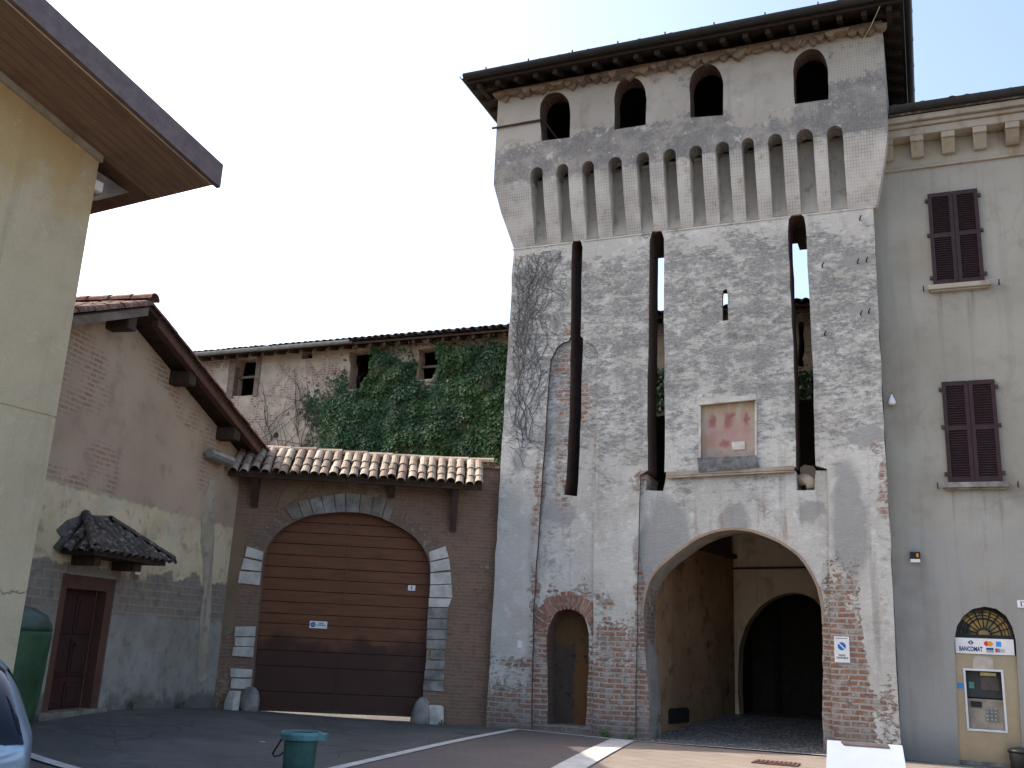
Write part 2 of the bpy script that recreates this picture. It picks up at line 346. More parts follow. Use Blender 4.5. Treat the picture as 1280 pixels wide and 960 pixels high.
def render_mat():
    k = NM('grey_render'); X, Y, Z = k.xyz()[:3]; c = k.mix(k.mr(k.noise(.5, 6), .35, .65), (.36, .342, .292), (.30, .28, .23)); c = k.mix(k.mr(k.noise(1.9, 8, .68), .48, .72, 0, .6), c, (.245, .215, .165))
    c = k.mix(k.mr(k.m('ADD', Z, k.mr(k.noise(.7, 5), .3, .7, -1.2, 1.2)), 3.6, 2.6, 0, .65), c, (.325, .325, .315)); wv = k.warp(k.warp(k.co, .25, 1.5), .08, 8)
    for (x, y, rx, rz, col, a) in [(1225, 640, .62, .42, (.40, .39, .35), .7), (1150, 780, .35, .9, (.22, .215, .20), .55), (1135, 720, .3, .35, (.24, .225, .195), .6), (1240, 690, .8, .5, (.36, .36, .345), .5), (1130, 500, .25, .8, (.25, .21, .15), .55), (1140, 320, .35, .5, (.27, .23, .17), .5), (1245, 420, .5, .35, (.38, .36, .31), .5)]:
        u, z = RF.px(x, y); c = k.mix(k.m('MULTIPLY', k.blob(wv, (u, .25, z), (rx, 3, rz), .35), k.m('MULTIPLY', k.mr(k.noise(3, 5), .3, .65, .4, 1), a)), c, col)
    st = k.mr(k.noise(1.0, 6, .65, k.sc(k.co, (7, 7, .35))), .48, .66)
    for (x0, x1, y, dz) in [(1162, 1240, 364, 1.0), (1178, 1266, 608, .9)]:
        a, z = RF.px(x0, y); e_, _ = RF.px(x1, y); c = k.mix(k.m('MULTIPLY', k.m('MULTIPLY', st, .75), k.m('MULTIPLY', k.rect(X, a, e_, .05), k.m('MULTIPLY', k.mr(Z, z - dz, z - .05), k.mr(Z, z + .02, z - .02)))), c, (.17, .15, .12))
    c = k.mix(k.m('MULTIPLY', st, .3), c, (.23, .21, .17)); c = k.mix(k.mr(Z, .75, .1, 0, .7), c, (.17, .165, .155)); c = k.mix(k.mr(k.noise(60, 3), .4, .7, 0, .2), c, (.16, .15, .13))
    v = k.warp(k.warp(k.co, .5, 1.2), .06, 9); cr = k.m('MULTIPLY', k.mr(k.voro(.42, v, 'DISTANCE_TO_EDGE'), .003, .010, 1, 0), k.mr(k.noise(.6, 3), .48, .6)); c = k.mix(k.m('MULTIPLY', cr, .16), c, (.14, .13, .11))
    return k.done(c, k.bump(k.m('ADD', k.noise(8, 7), k.m('MULTIPLY', k.noise(70, 3), .4)), .5, .012), .92)
RF = Frame((0, .25, 0), 0)
M['grey'] = render_mat()
M['cornice'] = stucco('cream_cornice', (.385, .355, .285), (.32, .285, .22), (.20, .135, .08), .8)
def beige_mat():
    k = NM('beige_render'); X, Y, Z = k.xyz()[:3]; c = k.mix(k.mr(k.noise(.6, 6), .35, .65), (.58, .48, .315), (.50, .412, .268)); c = k.mix(k.mr(k.noise(2.2, 8, .68), .48, .72, 0, .5), c, (.40, .32, .20))
    st = k.noise(1.0, 6, .65, k.sc(k.co, (3.2, 3.2, .22))); c = k.mix(k.mr(st, .50, .68, 0, .55), c, (.36, .30, .20))
    c = k.mix(k.m('MULTIPLY', k.mr(k.m('ADD', Z, k.mr(k.noise(1.5, 5), .3, .7, -.6, .6)), 6.6, 7.5), .7), c, (.50, .34, .14)); c = k.mix(k.mr(k.noise(5, 7, .7), .58, .68, 0, .5), c, (.62, .55, .42))
    cw = k.vm('ADD', k.co, k.vm('MULTIPLY', k.vm('SUBTRACT', k.noise(2.5, 6, .7, col=True), (.5, .5, .5)), (0, 0, .35))); cz = k.xyz(cw)[2]
    cr = k.mr(k.m('ABSOLUTE', k.m('SUBTRACT', cz, 1.95)), .004, .014, 1, 0); c = k.mix(k.m('MULTIPLY', cr, .8), c, (.16, .13, .09)); c = k.mix(k.mr(Z, 1.2, .2, 0, .6), c, (.25, .22, .17)); c = k.mix(k.mr(k.noise(60, 3), .4, .7, 0, .2), c, (.25, .20, .13))
    return k.done(c, k.bump(k.m('ADD', k.noise(9, 7), k.m('SUBTRACT', k.m('MULTIPLY', k.noise(70, 3), .5), k.m('MULTIPLY', cr, 1.0))), .5, .012), .92)
M['beige'] = beige_mat()
M['tile'] = tile_mat('old_roof_tile', (.37, .28, .21), (.24, .165, .12), (.47, .38, .29), .7)
M['darktile'] = tile_mat('dark_roof_tile', (.072, .056, .046), (.05, .042, .037), (.092, .064, .05), .6)
M['slot'] = stucco('grimy_slot_plaster', (.36, .335, .29), (.29, .265, .225), (.17, .15, .125), .8, 2)  # brownish plaster, darkened to carry the shade in the recessed slots
M['redtile'] = tile_mat('red_roof_tile', (.20, .088, .058), (.15, .07, .05), (.24, .12, .08), .4)
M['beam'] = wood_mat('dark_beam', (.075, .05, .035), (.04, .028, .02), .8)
M['greybeam'] = wood_mat('weathered_board', (.22, .18, .145), (.13, .10, .08), .85, (1, .12, 1))
M['gatewood'] = None
M['sootbeam'] = wood_mat('sooty_beam', (.036, .026, .019), (.02, .015, .012), .85)  # beam copy coloured darker for the deep shade under the eaves
M['soffit'] = wood_mat('soffit_board', (.17, .105, .07), (.12, .073, .05), .8, (1, .1, 1), 6)
M['fascia'] = simple('brown_sheet_metal', (.16, .115, .105), .45, .3)
M['gutter'] = simple('dark_painted_gutter', (.035, .037, .037), .45, .3)
M['zinc'] = simple('weathered_zinc', (.30, .31, .31), .5, .6)
M['stone'] = simple('pale_stone', (.52, .49, .435), .85, 0, .25, 4, .01)
M['greystone'] = simple('grey_stone', (.235, .22, .20), .85, 0, .4, 4, .01)
M['brownstone'] = simple('sooty_stone', (.20, .175, .14), .85, 0, .35, 4, .01)
M['iron'] = simple('rusty_iron', (.07, .045, .035), .7, .4)
M['black'] = simple('black_paint', (.02, .02, .02), .5)
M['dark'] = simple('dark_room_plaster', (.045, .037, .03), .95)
M['shutter'] = simple('maroon_shutter_paint', (.036, .018, .019), .55, 0, .2, 9)
M['white'] = simple('white_enamel', (.78, .78, .76), .35, 0, .06)
M['blue'] = simple('blue_enamel', (.03, .14, .45), .35, 0, .05)
M['navy'] = simple('navy_ink', (.02, .035, .14), .4, 0, .05)
M['ink'] = simple('black_ink', (.02, .02, .022), .5, 0, .05)
M['red'] = simple('red_ink', (.62, .04, .03), .4, 0, .05)
M['orange'] = simple('orange_ink', (.75, .30, .03), .4, 0, .05)
M['ltblue'] = simple('pale_blue_ink', (.06, .30, .68), .4, 0, .05)
M['steel'] = simple('brushed_bronze_steel', (.40, .33, .235), .32, .75, .08, 3)
M['alu'] = simple('white_aluminium', (.70, .71, .72), .4, .2, .05)
M['green'] = simple('green_container_plastic', (.03, .072, .034), .5, 0, .35, 4)
M['greentop'] = simple('grey_container_lid', (.055, .085, .066), .5, 0, .3, 3)
M['teal'] = simple('teal_bin_plastic', (.032, .088, .078), .5, 0, .35, 5)
M['tealrim'] = simple('teal_bin_rim', (.075, .185, .195), .5, 0, .35, 5)
M['frame_red'] = wood_mat('red_brown_frame', (.125, .058, .04), (.085, .042, .03), .75)
M['door_red'] = wood_mat('old_red_door', (.055, .019, .015), (.035, .014, .012), .65)
M['stonelight'] = simple('white_paving_stone', (.50, .49, .47), .8, 0, .15, 5, .004)

def crown_mat():
    k = NM('crown_plaster'); X, Y, Z = k.xyz()[:3]
    big = k.noise(.7, 4); fine = k.noise(9, 6, .65)
    c = k.mix(k.mr(big, .35, .65), (.41, .385, .335), (.345, .32, .275)); c = k.mix(k.mr(k.noise(3, 7, .65), .48, .72, 0, .6), c, (.27, .24, .20)); c = k.mix(k.mr(k.noise(1, 5, .6, k.sc(k.co, (4, 4, .4))), .52, .7, 0, .4), c, (.22, .2, .17))
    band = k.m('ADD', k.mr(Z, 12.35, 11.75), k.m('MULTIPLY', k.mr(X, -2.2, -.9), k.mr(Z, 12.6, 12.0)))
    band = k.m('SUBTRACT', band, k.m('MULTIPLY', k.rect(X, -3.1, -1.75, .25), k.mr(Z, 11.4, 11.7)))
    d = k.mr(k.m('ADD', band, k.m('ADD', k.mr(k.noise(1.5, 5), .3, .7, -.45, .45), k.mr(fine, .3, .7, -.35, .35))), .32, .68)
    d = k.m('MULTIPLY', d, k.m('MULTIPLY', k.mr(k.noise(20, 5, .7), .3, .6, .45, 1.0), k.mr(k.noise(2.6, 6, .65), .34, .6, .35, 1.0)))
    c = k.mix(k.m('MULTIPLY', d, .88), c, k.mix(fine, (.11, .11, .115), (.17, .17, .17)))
    wh = k.m('MULTIPLY', k.mr(k.noise(4, 6, .7), .58, .66), k.mr(Z, 12.5, 11.9)); c = k.mix(k.m('MULTIPLY', wh, .6), c, (.56, .55, .53))
    gx, gy, gz = k.xyz(k.warp(k.co, .03, 1.5))[:3]
    g = k.m('MULTIPLY', k.mx(k.mr(k.m('PINGPONG', gx, .026), .003, .010, 1, 0), k.mr(k.m('PINGPONG', gz, .03), .003, .010, 1, 0)), k.m('ADD', .25, k.mr(X, -2.4, -1.4)))
    c = k.mix(k.m('MULTIPLY', g, .22), c, (.14, .135, .13))
    return k.done(c, k.bump(k.m('ADD', fine, k.noise(40, 4)), .5, .012), .95)
M['crown'] = crown_mat()
def fresco_mat():
    k = NM('faded_fresco'); wv = k.warp(k.warp(k.co, .16, 5), .07, 16)
    u0, z0 = TF.px(876, 577); u1, z1 = TF.px(945, 503)
    def q(a, b): return (u0 + (u1 - u0) * a, 0, z0 + (z1 - z0) * b)
    X, Y, Z = k.xyz()[:3]
    c = k.mix(k.noise(3, 4), (.40, .31, .24), (.45, .36, .29))
    c = k.mix(k.mr(Z, z0 + .55 * (z1 - z0), z1, 0, .6), c, (.42, .27, .13))
    c = k.mix(k.m('MULTIPLY', k.mr(k.noise(1, 3, .5, k.sc(k.co, (7, 1, 1))), .5, .6), k.mr(Z, z0 + .5 * (z1 - z0), z1)), c, (.42, .38, .30))
    pink = None
    for a, b, rx, rz in [(.5, .42, .42, .30), (.22, .55, .12, .33), (.52, .66, .11, .24), (.8, .55, .10, .3), (.4, .33, .2, .12)]:
        p = k.blob(wv, q(a, b), (rx * (u1 - u0), 3, rz * (z1 - z0)), .5); pink = p if pink is None else k.mx(pink, p)
    c = k.mix(k.m('MULTIPLY', pink, k.mr(k.noise(7, 6, .7), .3, .65, .3, .8)), c, k.mix(k.noise(4, 5), (.34, .155, .135), (.40, .26, .235)))
    for a, b, rx, rz in [(.21, .72, .055, .11), (.5, .72, .07, .12), (.83, .74, .035, .10), (.42, .3, .10, .06), (.58, .8, .05, .05)]:
        c = k.mix(k.m('MULTIPLY', k.blob(wv, q(a, b), (rx * (u1 - u0), 3, rz * (z1 - z0)), .6), .7), c, (.25, .075, .08))
    c = k.mix(k.m('MULTIPLY', k.blob(wv, q(.12, .22), (.16 * (u1 - u0), 3, .25 * (z1 - z0)), .5), .6), c, (.36, .21, .13))
    low = k.mr(k.m('ADD', Z, k.mr(k.noise(5, 4), .3, .7, -.12, .12)), z0 + .24 * (z1 - z0), z0 + .15 * (z1 - z0))
    c = k.mix(low, c, k.mix(k.noise(9, 4), (.42, .39, .35), (.24, .13, .10)))
    return k.done(c, k.bump(k.noise(20, 4), .4, .008), .95)
M['fresco'] = fresco_mat()
def gatewood():
    k = NM('brown_gate_planks'); U, V, W = k.xyz(k.uv)[:3]
    n = k.noise(7, 7, .65, k.sc(k.co, (.25, .25, 2.0)))
    c = k.mix(k.mr(n, .3, .7), (.18, .07, .03), (.12, .046, .021))
    c = k.mix(k.mr(k.m('ADD', V, k.mr(k.noise(1.2, 5), .3, .7, -.35, .35)), 1.6, 1.15), c, k.mix(k.noise(3, 6), (.042, .018, .013), (.075, .03, .018)))
    c = k.mix(k.mr(k.noise(2.3, 6, .65), .56, .74, 0, .6), c, (.035, .018, .013))
    c = k.mix(k.mr(k.m('ADD', V, k.mr(k.noise(4, 4), .3, .7, -.05, .05)), .24, .15), c, (.07, .055, .045))
    k.b.inputs['Specular IOR Level'].default_value = .3
    return k.done(c, k.bump(n, .3, .005), .6)
M['gatewood'] = gatewood()
def house_mat():
    k = NM('patched_house_plaster'); X, Y, Z = k.xyz()[:3]; wv = k.warp(k.co, .5, 1.6); wv2 = k.warp(wv, .15, 8)
    pk = k.mix(k.mr(k.noise(.6, 5), .35, .65), (.46, .35, .25), (.39, .29, .205)); pk = k.mix(k.mr(k.noise(2.4, 6, .65), .52, .72, 0, .6), pk, (.28, .205, .145))
    bc, bf = k.brick(k.warp(k.uv, .04, 3), (.36, .195, .12), (.29, .165, .11), (.42, .35, .265), .26, .08, .018)
    bc = k.mix(k.mr(k.noise(6, 5), .5, .72, 0, .5), bc, (.36, .30, .23))
    mb = None
    for (x, y, ry, rz) in [(95, 465, .9, .62), (125, 590, .55, .45), (262, 545, .30, 1.0), (215, 470, .8, .35), (240, 505, .6, .4), (75, 600, .8, .22), (270, 570, .5, .35)]:
        u, z = HF.px(x, y); p = HF.P(u, z); b_ = k.blob(wv2, tuple(p), (3, ry, rz), .15); mb = b_ if mb is None else k.mx(mb, b_)
    c = k.mix(k.m('MULTIPLY', mb, k.mr(k.noise(2.6, 7, .68), .42, .58, .05, .9)), pk, bc)
    # cream band, bare brick, cement dado
    cr = k.mix(k.mr(k.noise(1.3, 6), .4, .68), (.63, .52, .34), (.50, .405, .26)); cr = k.mix(k.mr(k.noise(3.2, 7, .7), .50, .68, 0, .75), cr, (.29, .23, .165)); cr = k.mix(k.mr(k.noise(1.1, 5), .52, .66, 0, .6), cr, (.56, .50, .40))
    zz = k.m('ADD', Z, k.mr(k.noise(1.6, 6, .6), .3, .7, -.18, .18)); zf = k.m('ADD', Z, k.mr(k.noise(5, 4), .3, .7, -.03, .03))
    c = k.mix(k.mr(zf, 3.60, 3.54), c, cr)
    gb, gf = k.brick(k.warp(k.uv, .025, 3), (.25, .20, .15), (.215, .172, .132), (.28, .24, .195), .31, .13, .022)
    gb = k.mix(k.mr(k.noise(2.6, 7, .65), .45, .65, 0, .85), gb, k.mix(k.noise(6, 5), (.30, .265, .22), (.20, .165, .13))); gb = k.mix(k.mr(k.noise(4, 6), .5, .7, 0, .5), gb, (.115, .095, .08))
    c = k.mix(k.mr(zz, 2.50, 2.42), c, gb)
    ce = k.mix(k.mr(k.noise(1.5, 6), .35, .68), (.33, .305, .26), (.245, .222, .188)); ce = k.mix(k.mr(k.noise(7, 5), .5, .72, 0, .4), ce, (.11, .10, .09))
    zc = k.m('ADD', Z, k.mr(k.noise(4, 4), .3, .7, -.04, .04)); c = k.mix(k.mr(zc, 1.80, 1.74), c, ce)
    c = k.mix(k.mr(zz, .62, .38, 0, .7), c, (.085, .08, .072))
    h = k.m('ADD', k.noise(5, 6), k.m('ADD', k.m('MULTIPLY', k.noise(30, 4), .4), k.m('MULTIPLY', gf, k.m('MULTIPLY', -.6, k.m('MULTIPLY', k.mr(zz, 2.50, 2.42), k.mr(zc, 1.72, 1.80))))))
    return k.done(c, k.bump(h, .65, .02), .94)
def asphalt_mat():
    k = NM('worn_asphalt'); c = k.mix(k.mr(k.noise(.6, 6), .35, .65), (.075, .074, .072), (.115, .11, .104)); c = k.mix(k.mr(k.noise(1.6, 7, .68, dist=.6), .5, .68, 0, .75), c, (.045, .044, .044)); c = k.mix(k.mr(k.noise(.9, 6, .6), .56, .7, 0, .5), c, (.16, .155, .145))
    c = k.mix(k.mr(k.noise(90, 3), .48, .7, 0, .6), c, (.21, .205, .195)); c = k.mix(k.mr(k.noise(5, 8, .75, dist=.8), .52, .66, 0, .5), c, (.15, .145, .135))
    v = k.warp(k.co, .5, 1.5); cr = k.mr(k.voro(.55, k.warp(v, .08, 8), 'DISTANCE_TO_EDGE'), .004, .016, 1, 0); c = k.mix(k.m('MULTIPLY', cr, k.mr(k.noise(.5, 3), .42, .55, 0, .5)), c, (.03, .03, .03))
    return k.done(c, k.bump(k.noise(110, 3), .6, .006), .88)
def paver_mat(name, c1, c2, mo, w_, h_, ang):
    k = NM(name); r = k.n('ShaderNodeVectorRotate', rotation_type='Z_AXIS'); k.put(r.inputs['Vector'], k.co); r.inputs['Angle'].default_value = ang
    bc, bf = k.brick(r.outputs[0], c1, c2, mo, w_, h_, .012)
    bc = k.mix(k.mr(k.noise(1.2, 5), .35, .7, 0, .45), bc, tuple(x * .7 for x in c1)); bc = k.mix(k.mr(k.noise(30, 4), .45, .7, 0, .3), bc, mo)
    return k.done(bc, k.bump(k.m('ADD', k.m('MULTIPLY', bf, -1.0), k.m('MULTIPLY', k.noise(40, 3), .3)), .6, .006), .8)
def cobble_mat():
    k = NM('river_cobbles'); v = k.warp(k.co, .05, 5); d = k.voro(11, v, 'DISTANCE_TO_EDGE'); cl = k.voro(11, v, 'F1', 'Color')
    sx = k.xyz(cl)[0]; c = k.ramp(sx, [(0, (.14, .14, .14)), (.5, (.24, .235, .225)), (1, (.33, .32, .30))]); c = k.mix(k.mr(d, .02, .14, 1, 0), c, (.075, .07, .062))
    return k.done(c, k.bump(k.mr(d, 0, .25), 1.0, .03), .8)
M['asphalt'] = asphalt_mat()
M['paver'] = paver_mat('porphyry_setts', (.155, .125, .118), (.125, .105, .102), (.11, .10, .095), .22, .11, RAD(20))
M['slab'] = paver_mat('stone_slabs', (.30, .245, .20), (.25, .205, .17), (.13, .12, .11), .75, .42, RAD(28))
M['cobble'] = cobble_mat()

# ------------------------------------------------------------------ ground
def grid_sheet(name, xs, ys, mat, dz=0.0):
    b = MB(); nx = len(xs)
    pts = [(x, y, zg(x, y) + dz) for y in ys for x in xs]
    b.add(pts, [(j * nx + i, j * nx + i + 1, (j + 1) * nx + i + 1, (j + 1) * nx + i) for j in range(len(ys) - 1) for i in range(nx - 1)])
    return struct(b.build(name, mat, recalc=False))
def axis(a, b, s, far): return [-far, -150, -60, a - 12, a - 4] + [a + s * i for i in range(int((b - a) / s) + 1)] + [b + 4, b + 12, 60, 150, far]
grid_sheet('ground', axis(-20, 8, .25, 900), axis(-22, 12, .25, 900), M['asphalt'])
def patch(b, c, nu, nv, dz):
    """sheet over the ground between four corners (counter-clockwise)"""
    pts = []
    for j in range(nv + 1):
        for i in range(nu + 1):
            s, t = i / nu, j / nv
            x = (c[0][0] * (1 - s) + c[1][0] * s) * (1 - t) + (c[3][0] * (1 - s) + c[2][0] * s) * t
            y = (c[0][1] * (1 - s) + c[1][1] * s) * (1 - t) + (c[3][1] * (1 - s) + c[2][1] * s) * t
            pts.append((x, y, zg(x, y) + dz))
    n = nu + 1
    b.add(pts, [(j * n + i, j * n + i + 1, (j + 1) * n + i + 1, (j + 1) * n + i) for j in range(nv) for i in range(nu)])
def band(b, p, q, wd, dz, n=24):
    p = Vector((*p, 0)); q = Vector((*q, 0)); t = (q - p).normalized(); s = Vector((-t.y, t.x, 0)) * wd / 2
    patch(b, [(p - s)[:2], (q - s)[:2], (q + s)[:2], (p + s)[:2]], n, 1, dz)
kA = (-7.15, -.22)                               # corner of the stone bands at the tower's foot
dA = Vector((gpx(430, 960)[0] - kA[0], gpx(430, 960)[1] - kA[1], 0)).normalized()
A2 = (kA[0] + dA.x * 9, kA[1] + dA.y * 9)
C1 = gpx(778, 927); C2m = gpx(716, 960); dC = Vector((C2m[0] - C1[0], C2m[1] - C1[1], 0)).normalized(); C2 = (C1[0] + dC.x * 9, C1[1] + dC.y * 9)
b = MB(); patch(b, [A2, C2, C1, kA], 40, 40, .014); struct(b.build('pavement', M['paver'], recalc=False))
b = MB(); patch(b, [C2, (C2[0] + 9.5, C2[1]), (3.6, -.35), C1], 40, 40, .014); patch(b, [(C2[0] + 9.5, C2[1]), (60, -16), (60, -.35), (3.6, -.35)], 40, 20, .014); patch(b, [(C2[0] - 2.0, -50), (60, -50), (60, -16), C2], 40, 30, .014); struct(b.build('pavement', M['slab'], recalc=False))  # outer slabs lie out of view, widened for their bounce light
b = MB(); patch(b, [(-4.95, -.45), (-1.55, -.45), (-1.55, 5.0), (-4.95, 5.0)], 20, 40, .02); struct(b.build('path', M['cobble'], recalc=False))
b = MB(); band(b, kA, A2, .16, .024); struct(b.build('kerb', M['stonelight'], recalc=False))
b = MB(); band(b, (kA[0] - .05, kA[1]), (C1[0] + .1, C1[1] + .05), .10, .026); struct(b.build('kerb', M['stonelight'], recalc=False))
b = MB(); band(b, C1, (C1[0] + dC.x * 9, C1[1] + dC.y * 9), .42, .030); struct(b.build('pavement', M['stonelight'], recalc=False))
b = MB(); band(b, (C1[0], C1[1] + .05), (-1.5, -.40), .08, .028); struct(b.build('kerb', M['stonelight'], recalc=False))
b = MB(); p = gpx(112, 968); q = gpx(50, 950); band(b, (p[0] + .8 * (p[0] - q[0]), p[1] + .8 * (p[1] - q[1])), (q[0] - 3 * (p[0] - q[0]), q[1] - 3 * (p[1] - q[1])), .16, .02, 30); struct(b.build('kerb', M['stonelight'], recalc=False))

# ------------------------------------------------------------------ gate tower
TW = thing('gate_tower', 'tall grey crenel-slotted gate tower with peeling plaster, carriage arch and overhanging roof', 'tower', (-4.2, 0, 0))
YU = -.45
UF = Frame((0, YU, 0), 0)
xl, xr = -7.87, -.55
def tp(*pts): return [TF.px(*p) for p in pts]
z98 = 9.8
slit1_top = tp((713, 420), (714, 330), (715, 305), (718, 299), (723, 298), (727, 303), (728, 310), (726, 420))
rec1 = tp((748, 440), (745, 560), (742, 700), (742, 905)); rec1l = tp((664, 910), (667, 760), (673, 660), (683, 520), (688, 450), (696, 434))
slit1_l = slit1_top[:1]
H1 = rec1l + tp((704, 428), (711, 426)) + slit1_top + tp((733, 427), (742, 432)) + rec1
H1 = [(u, -.15 if z < .35 else z) for u, z in H1]
s2t = tp((810, 588), (809, 500), (811, 400), (812, 300), (815, 290), (821, 286), (827, 289), (830, 298), (830, 400), (831, 500), (831, 590))
s3t = tp((995, 584), (993, 480), (989, 380), (985, 290), (986, 274), (991, 267), (999, 266), (1005, 271), (1007, 282), (1012, 380), (1017, 480), (1019, 582))
pan = tp((1034, 586), (1036, 700), (1038, 790)) + [(TF.px(1040, 905)[0], -.15), (TF.px(794, 905)[0], -.15)] + tp((796, 760), (798, 680), (800, 594))
H2 = s2t + s3t + pan
fres = tp((876, 577), (876, 503), (944, 498), (945, 573))
loop = tp((903, 401), (903, 372), (904, 363), (909, 361), (910, 372), (910, 400))
LB = [TF.px(880, 408), TF.px(922, 408), TF.px(922, 352), TF.px(880, 352)]
outer = rough([(xl, -.3), (xr, -.3), (xr, 6.0), (xr + .02, z98), (xr + .1, 11.3), (xl + .0, 11.3), (xl + .10, z98), (xl + .05, 6)], .02, .3, 3)
b = MB()
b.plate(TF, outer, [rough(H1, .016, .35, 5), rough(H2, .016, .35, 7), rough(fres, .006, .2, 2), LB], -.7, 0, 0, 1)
b.plate(TF, LB, [rough(loop, .010, .12, 8)], -.10, 0, 0, 1)
# recessed panels behind the two drawbridge slots
s1b = tp((712, 430), (711, 520), (706, 600), (703, 618), (720, 620), (722, 600), (725, 520), (727, 430))
s1full = rough(s1b + [(a, c) for a, c in tp((727, 380), (729, 300))] + [(TF.px(729, 300)[0], 10.05), (TF.px(713, 300)[0], 10.05)] + tp((713, 380)), .02, .3, 11)
niche = tp((683, 905), (682, 830), (682, 795), (686, 778), (694, 765), (706, 758), (716, 759), (725, 766), (732, 782), (735, 805), (733, 860), (730, 908))
niche = smooth(niche, 2); niche = [(u, max(z, -.1)) for u, z in niche]
ro = [(TF.px(655, 910)[0], -.28), (TF.px(752, 910)[0], -.28), (TF.px(758, 300)[0], 10.2), (TF.px(690, 300)[0], 10.2)]
b.plate(TF, ro, [s1full, rough(niche, .02, .12, 13)], -.55, -.07, 0, 1)
arch = tp((812, 905), (808, 840), (804, 790), (804, 757), (810, 730), (818, 716), (830, 704), (843, 693), (857, 683), (870, 674), (883, 668), (898, 664), (913, 662), (930, 663), (947, 667), (960, 672), (973, 678), (985, 686), (997, 695), (1006, 706), (1013, 718), (1020, 733), (1025, 750), (1027, 780), (1028, 850), (1028, 930))
arch = smooth(arch, 2); arch[0] = (arch[0][0], -.1); arch[-1] = (arch[-1][0], -.1)
s2b = rough(tp((806, 612), (809, 586), (832, 586), (828, 613)), .03, .1, 17)
s3b = rough(tp((995, 612), (996, 580), (1019, 580), (1018, 612)), .02, .1, 19)
po = [(TF.px(786, 905)[0], -.27), (TF.px(1046, 905)[0], -.27), (TF.px(1046, 560)[0], 4.9), (TF.px(786, 560)[0], 4.9)]
# the strip above the string course lies behind the slot edges only
b2 = MB()
po2 = [(TF.px(786, 905)[0], -.27), (TF.px(1046, 905)[0], -.27), (TF.px(1046, 592)[0], TF.px(915, 590)[1]), (TF.px(1019.5, 592)[0], TF.px(915, 590)[1])] + tp((1018, 612), (995, 612)) + [(TF.px(994.5, 592)[0], TF.px(915, 590)[1]), (TF.px(832, 592)[0], TF.px(915, 590)[1])] + tp((828, 613), (806, 612)) + [(TF.px(808, 592)[0], TF.px(915, 590)[1]), (TF.px(786, 592)[0], TF.px(915, 590)[1])]
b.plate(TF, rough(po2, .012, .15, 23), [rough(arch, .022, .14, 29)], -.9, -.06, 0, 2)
b.build('front_wall', [M['tower'], M['towerbrick'], M['jamb']], TW)
# fresco panel in its niche, sill and lintel
PW = thing('wall_painting', 'faded reddish fresco with an eagle shape in a shallow niche above the carriage arch', 'fresco', (-2.9, 0, 4.6))
b = MB(); u0, z0 = TF.px(874, 579); u1, z1 = TF.px(947, 497)
b.fbox(TF, u0 - .03, u1 + .03, z0 - .03, z1 + .03, -.14, -.05); b.build('painted_panel', M['fresco'], PW)
b = MB(); b.prism(TF, rough(tp((874, 591), (872, 573), (945, 570), (950, 585)), .02, .1, 4), -.05, .05); b.build('sill', simple('mossy_dark_stone', (.15, .15, .142), .9, 0, .4, 7, .01), PW)
b = MB(); b.prism(TF, rough(tp((873, 507), (872, 500), (945, 494), (946, 500)), .005, .15, 4), -.03, .05)
b.prism(TF, tp((873.5, 572), (873.5, 507), (876, 506), (876, 572)), -.03, .012); b.prism(TF, tp((943.5, 570), (943.5, 500), (946, 500), (946, 570)), -.03, .012); b.build('frame', M['stone'], PW)
b = MB(); b.prism(TF, tp((915, 562), (914, 552), (930, 551), (931, 561)), -.05, -.04); b.build('plaque', M['stone'], PW)
b = MB(); b.prism(TF, rough(tp((833, 595), (833, 590), (993, 582.5), (993, 587.5)), .006, .15, 41), -.03, .035); b.prism(TF, tp((833, 598), (833, 595.2), (993, 588.2), (993, 590)), -.03, .03)
b.build('string_course', stucco('stained_course', (.42, .36, .28), (.34, .27, .2), (.2, .12, .08), .7, 3), TW, bevel=.01)
# door board of the small walled-up door
b = MB(); b.fbox(TF, TF.px(676, 800)[0], TF.px(742, 800)[0], -.2, TF.px(706, 750)[1], -.66, -.5); 
def niche_mat():
    k = NM('rusty_walled_door'); X, Y, Z = k.xyz()[:3]; xm = TF.px(707, 830)[0]
    xx = k.m('ADD', X, k.mr(k.noise(4, 4), .3, .7, -.05, .05))
    c = k.mix(k.mr(xx, xm - .04, xm + .05), k.mix(k.noise(3, 6), (.055, .045, .038), (.10, .075, .055)), k.mix(k.noise(4, 6), (.20, .10, .04), (.12, .06, .028)))
    up = k.mr(Z, 1.55, 1.75); c = k.mix(k.m('MULTIPLY', up, .8), c, k.mix(k.noise(6, 6), (.20, .11, .045), (.09, .055, .03)))
    c = k.mix(k.mr(k.noise(7, 5), .55, .7), c, (.04, .03, .025)); return k.done(c, k.bump(k.noise(12, 5), .6, .02), .95)
b.build('walled_door', niche_mat(), TW)
# brick arch over it
b = MB(); rnd = random.Random(4); uc, zc = TF.px(708, 800); ru = (TF.px(738, 800)[0] - TF.px(680, 800)[0]) / 2
for i in range(17):
    a0 = RAD(8 + i * 164 / 17); a1 = RAD(8 + (i + .74) * 164 / 17); r0 = ru + .02; r1 = r0 + rnd.uniform(.24, .31)
    b.prism(TF, [(uc + r * math.cos(a), zc + .03 + 1.12 * r * math.sin(a)) for r, a in ((r0, a0), (r1, a0), (r1, a1), (r0, a1))], -.08, -.058 + rnd.uniform(0, .008))
b.build('brick_arch', tile_mat('arch_brick', (.30, .13, .08), (.24, .11, .075), (.36, .19, .12), .35), TW)
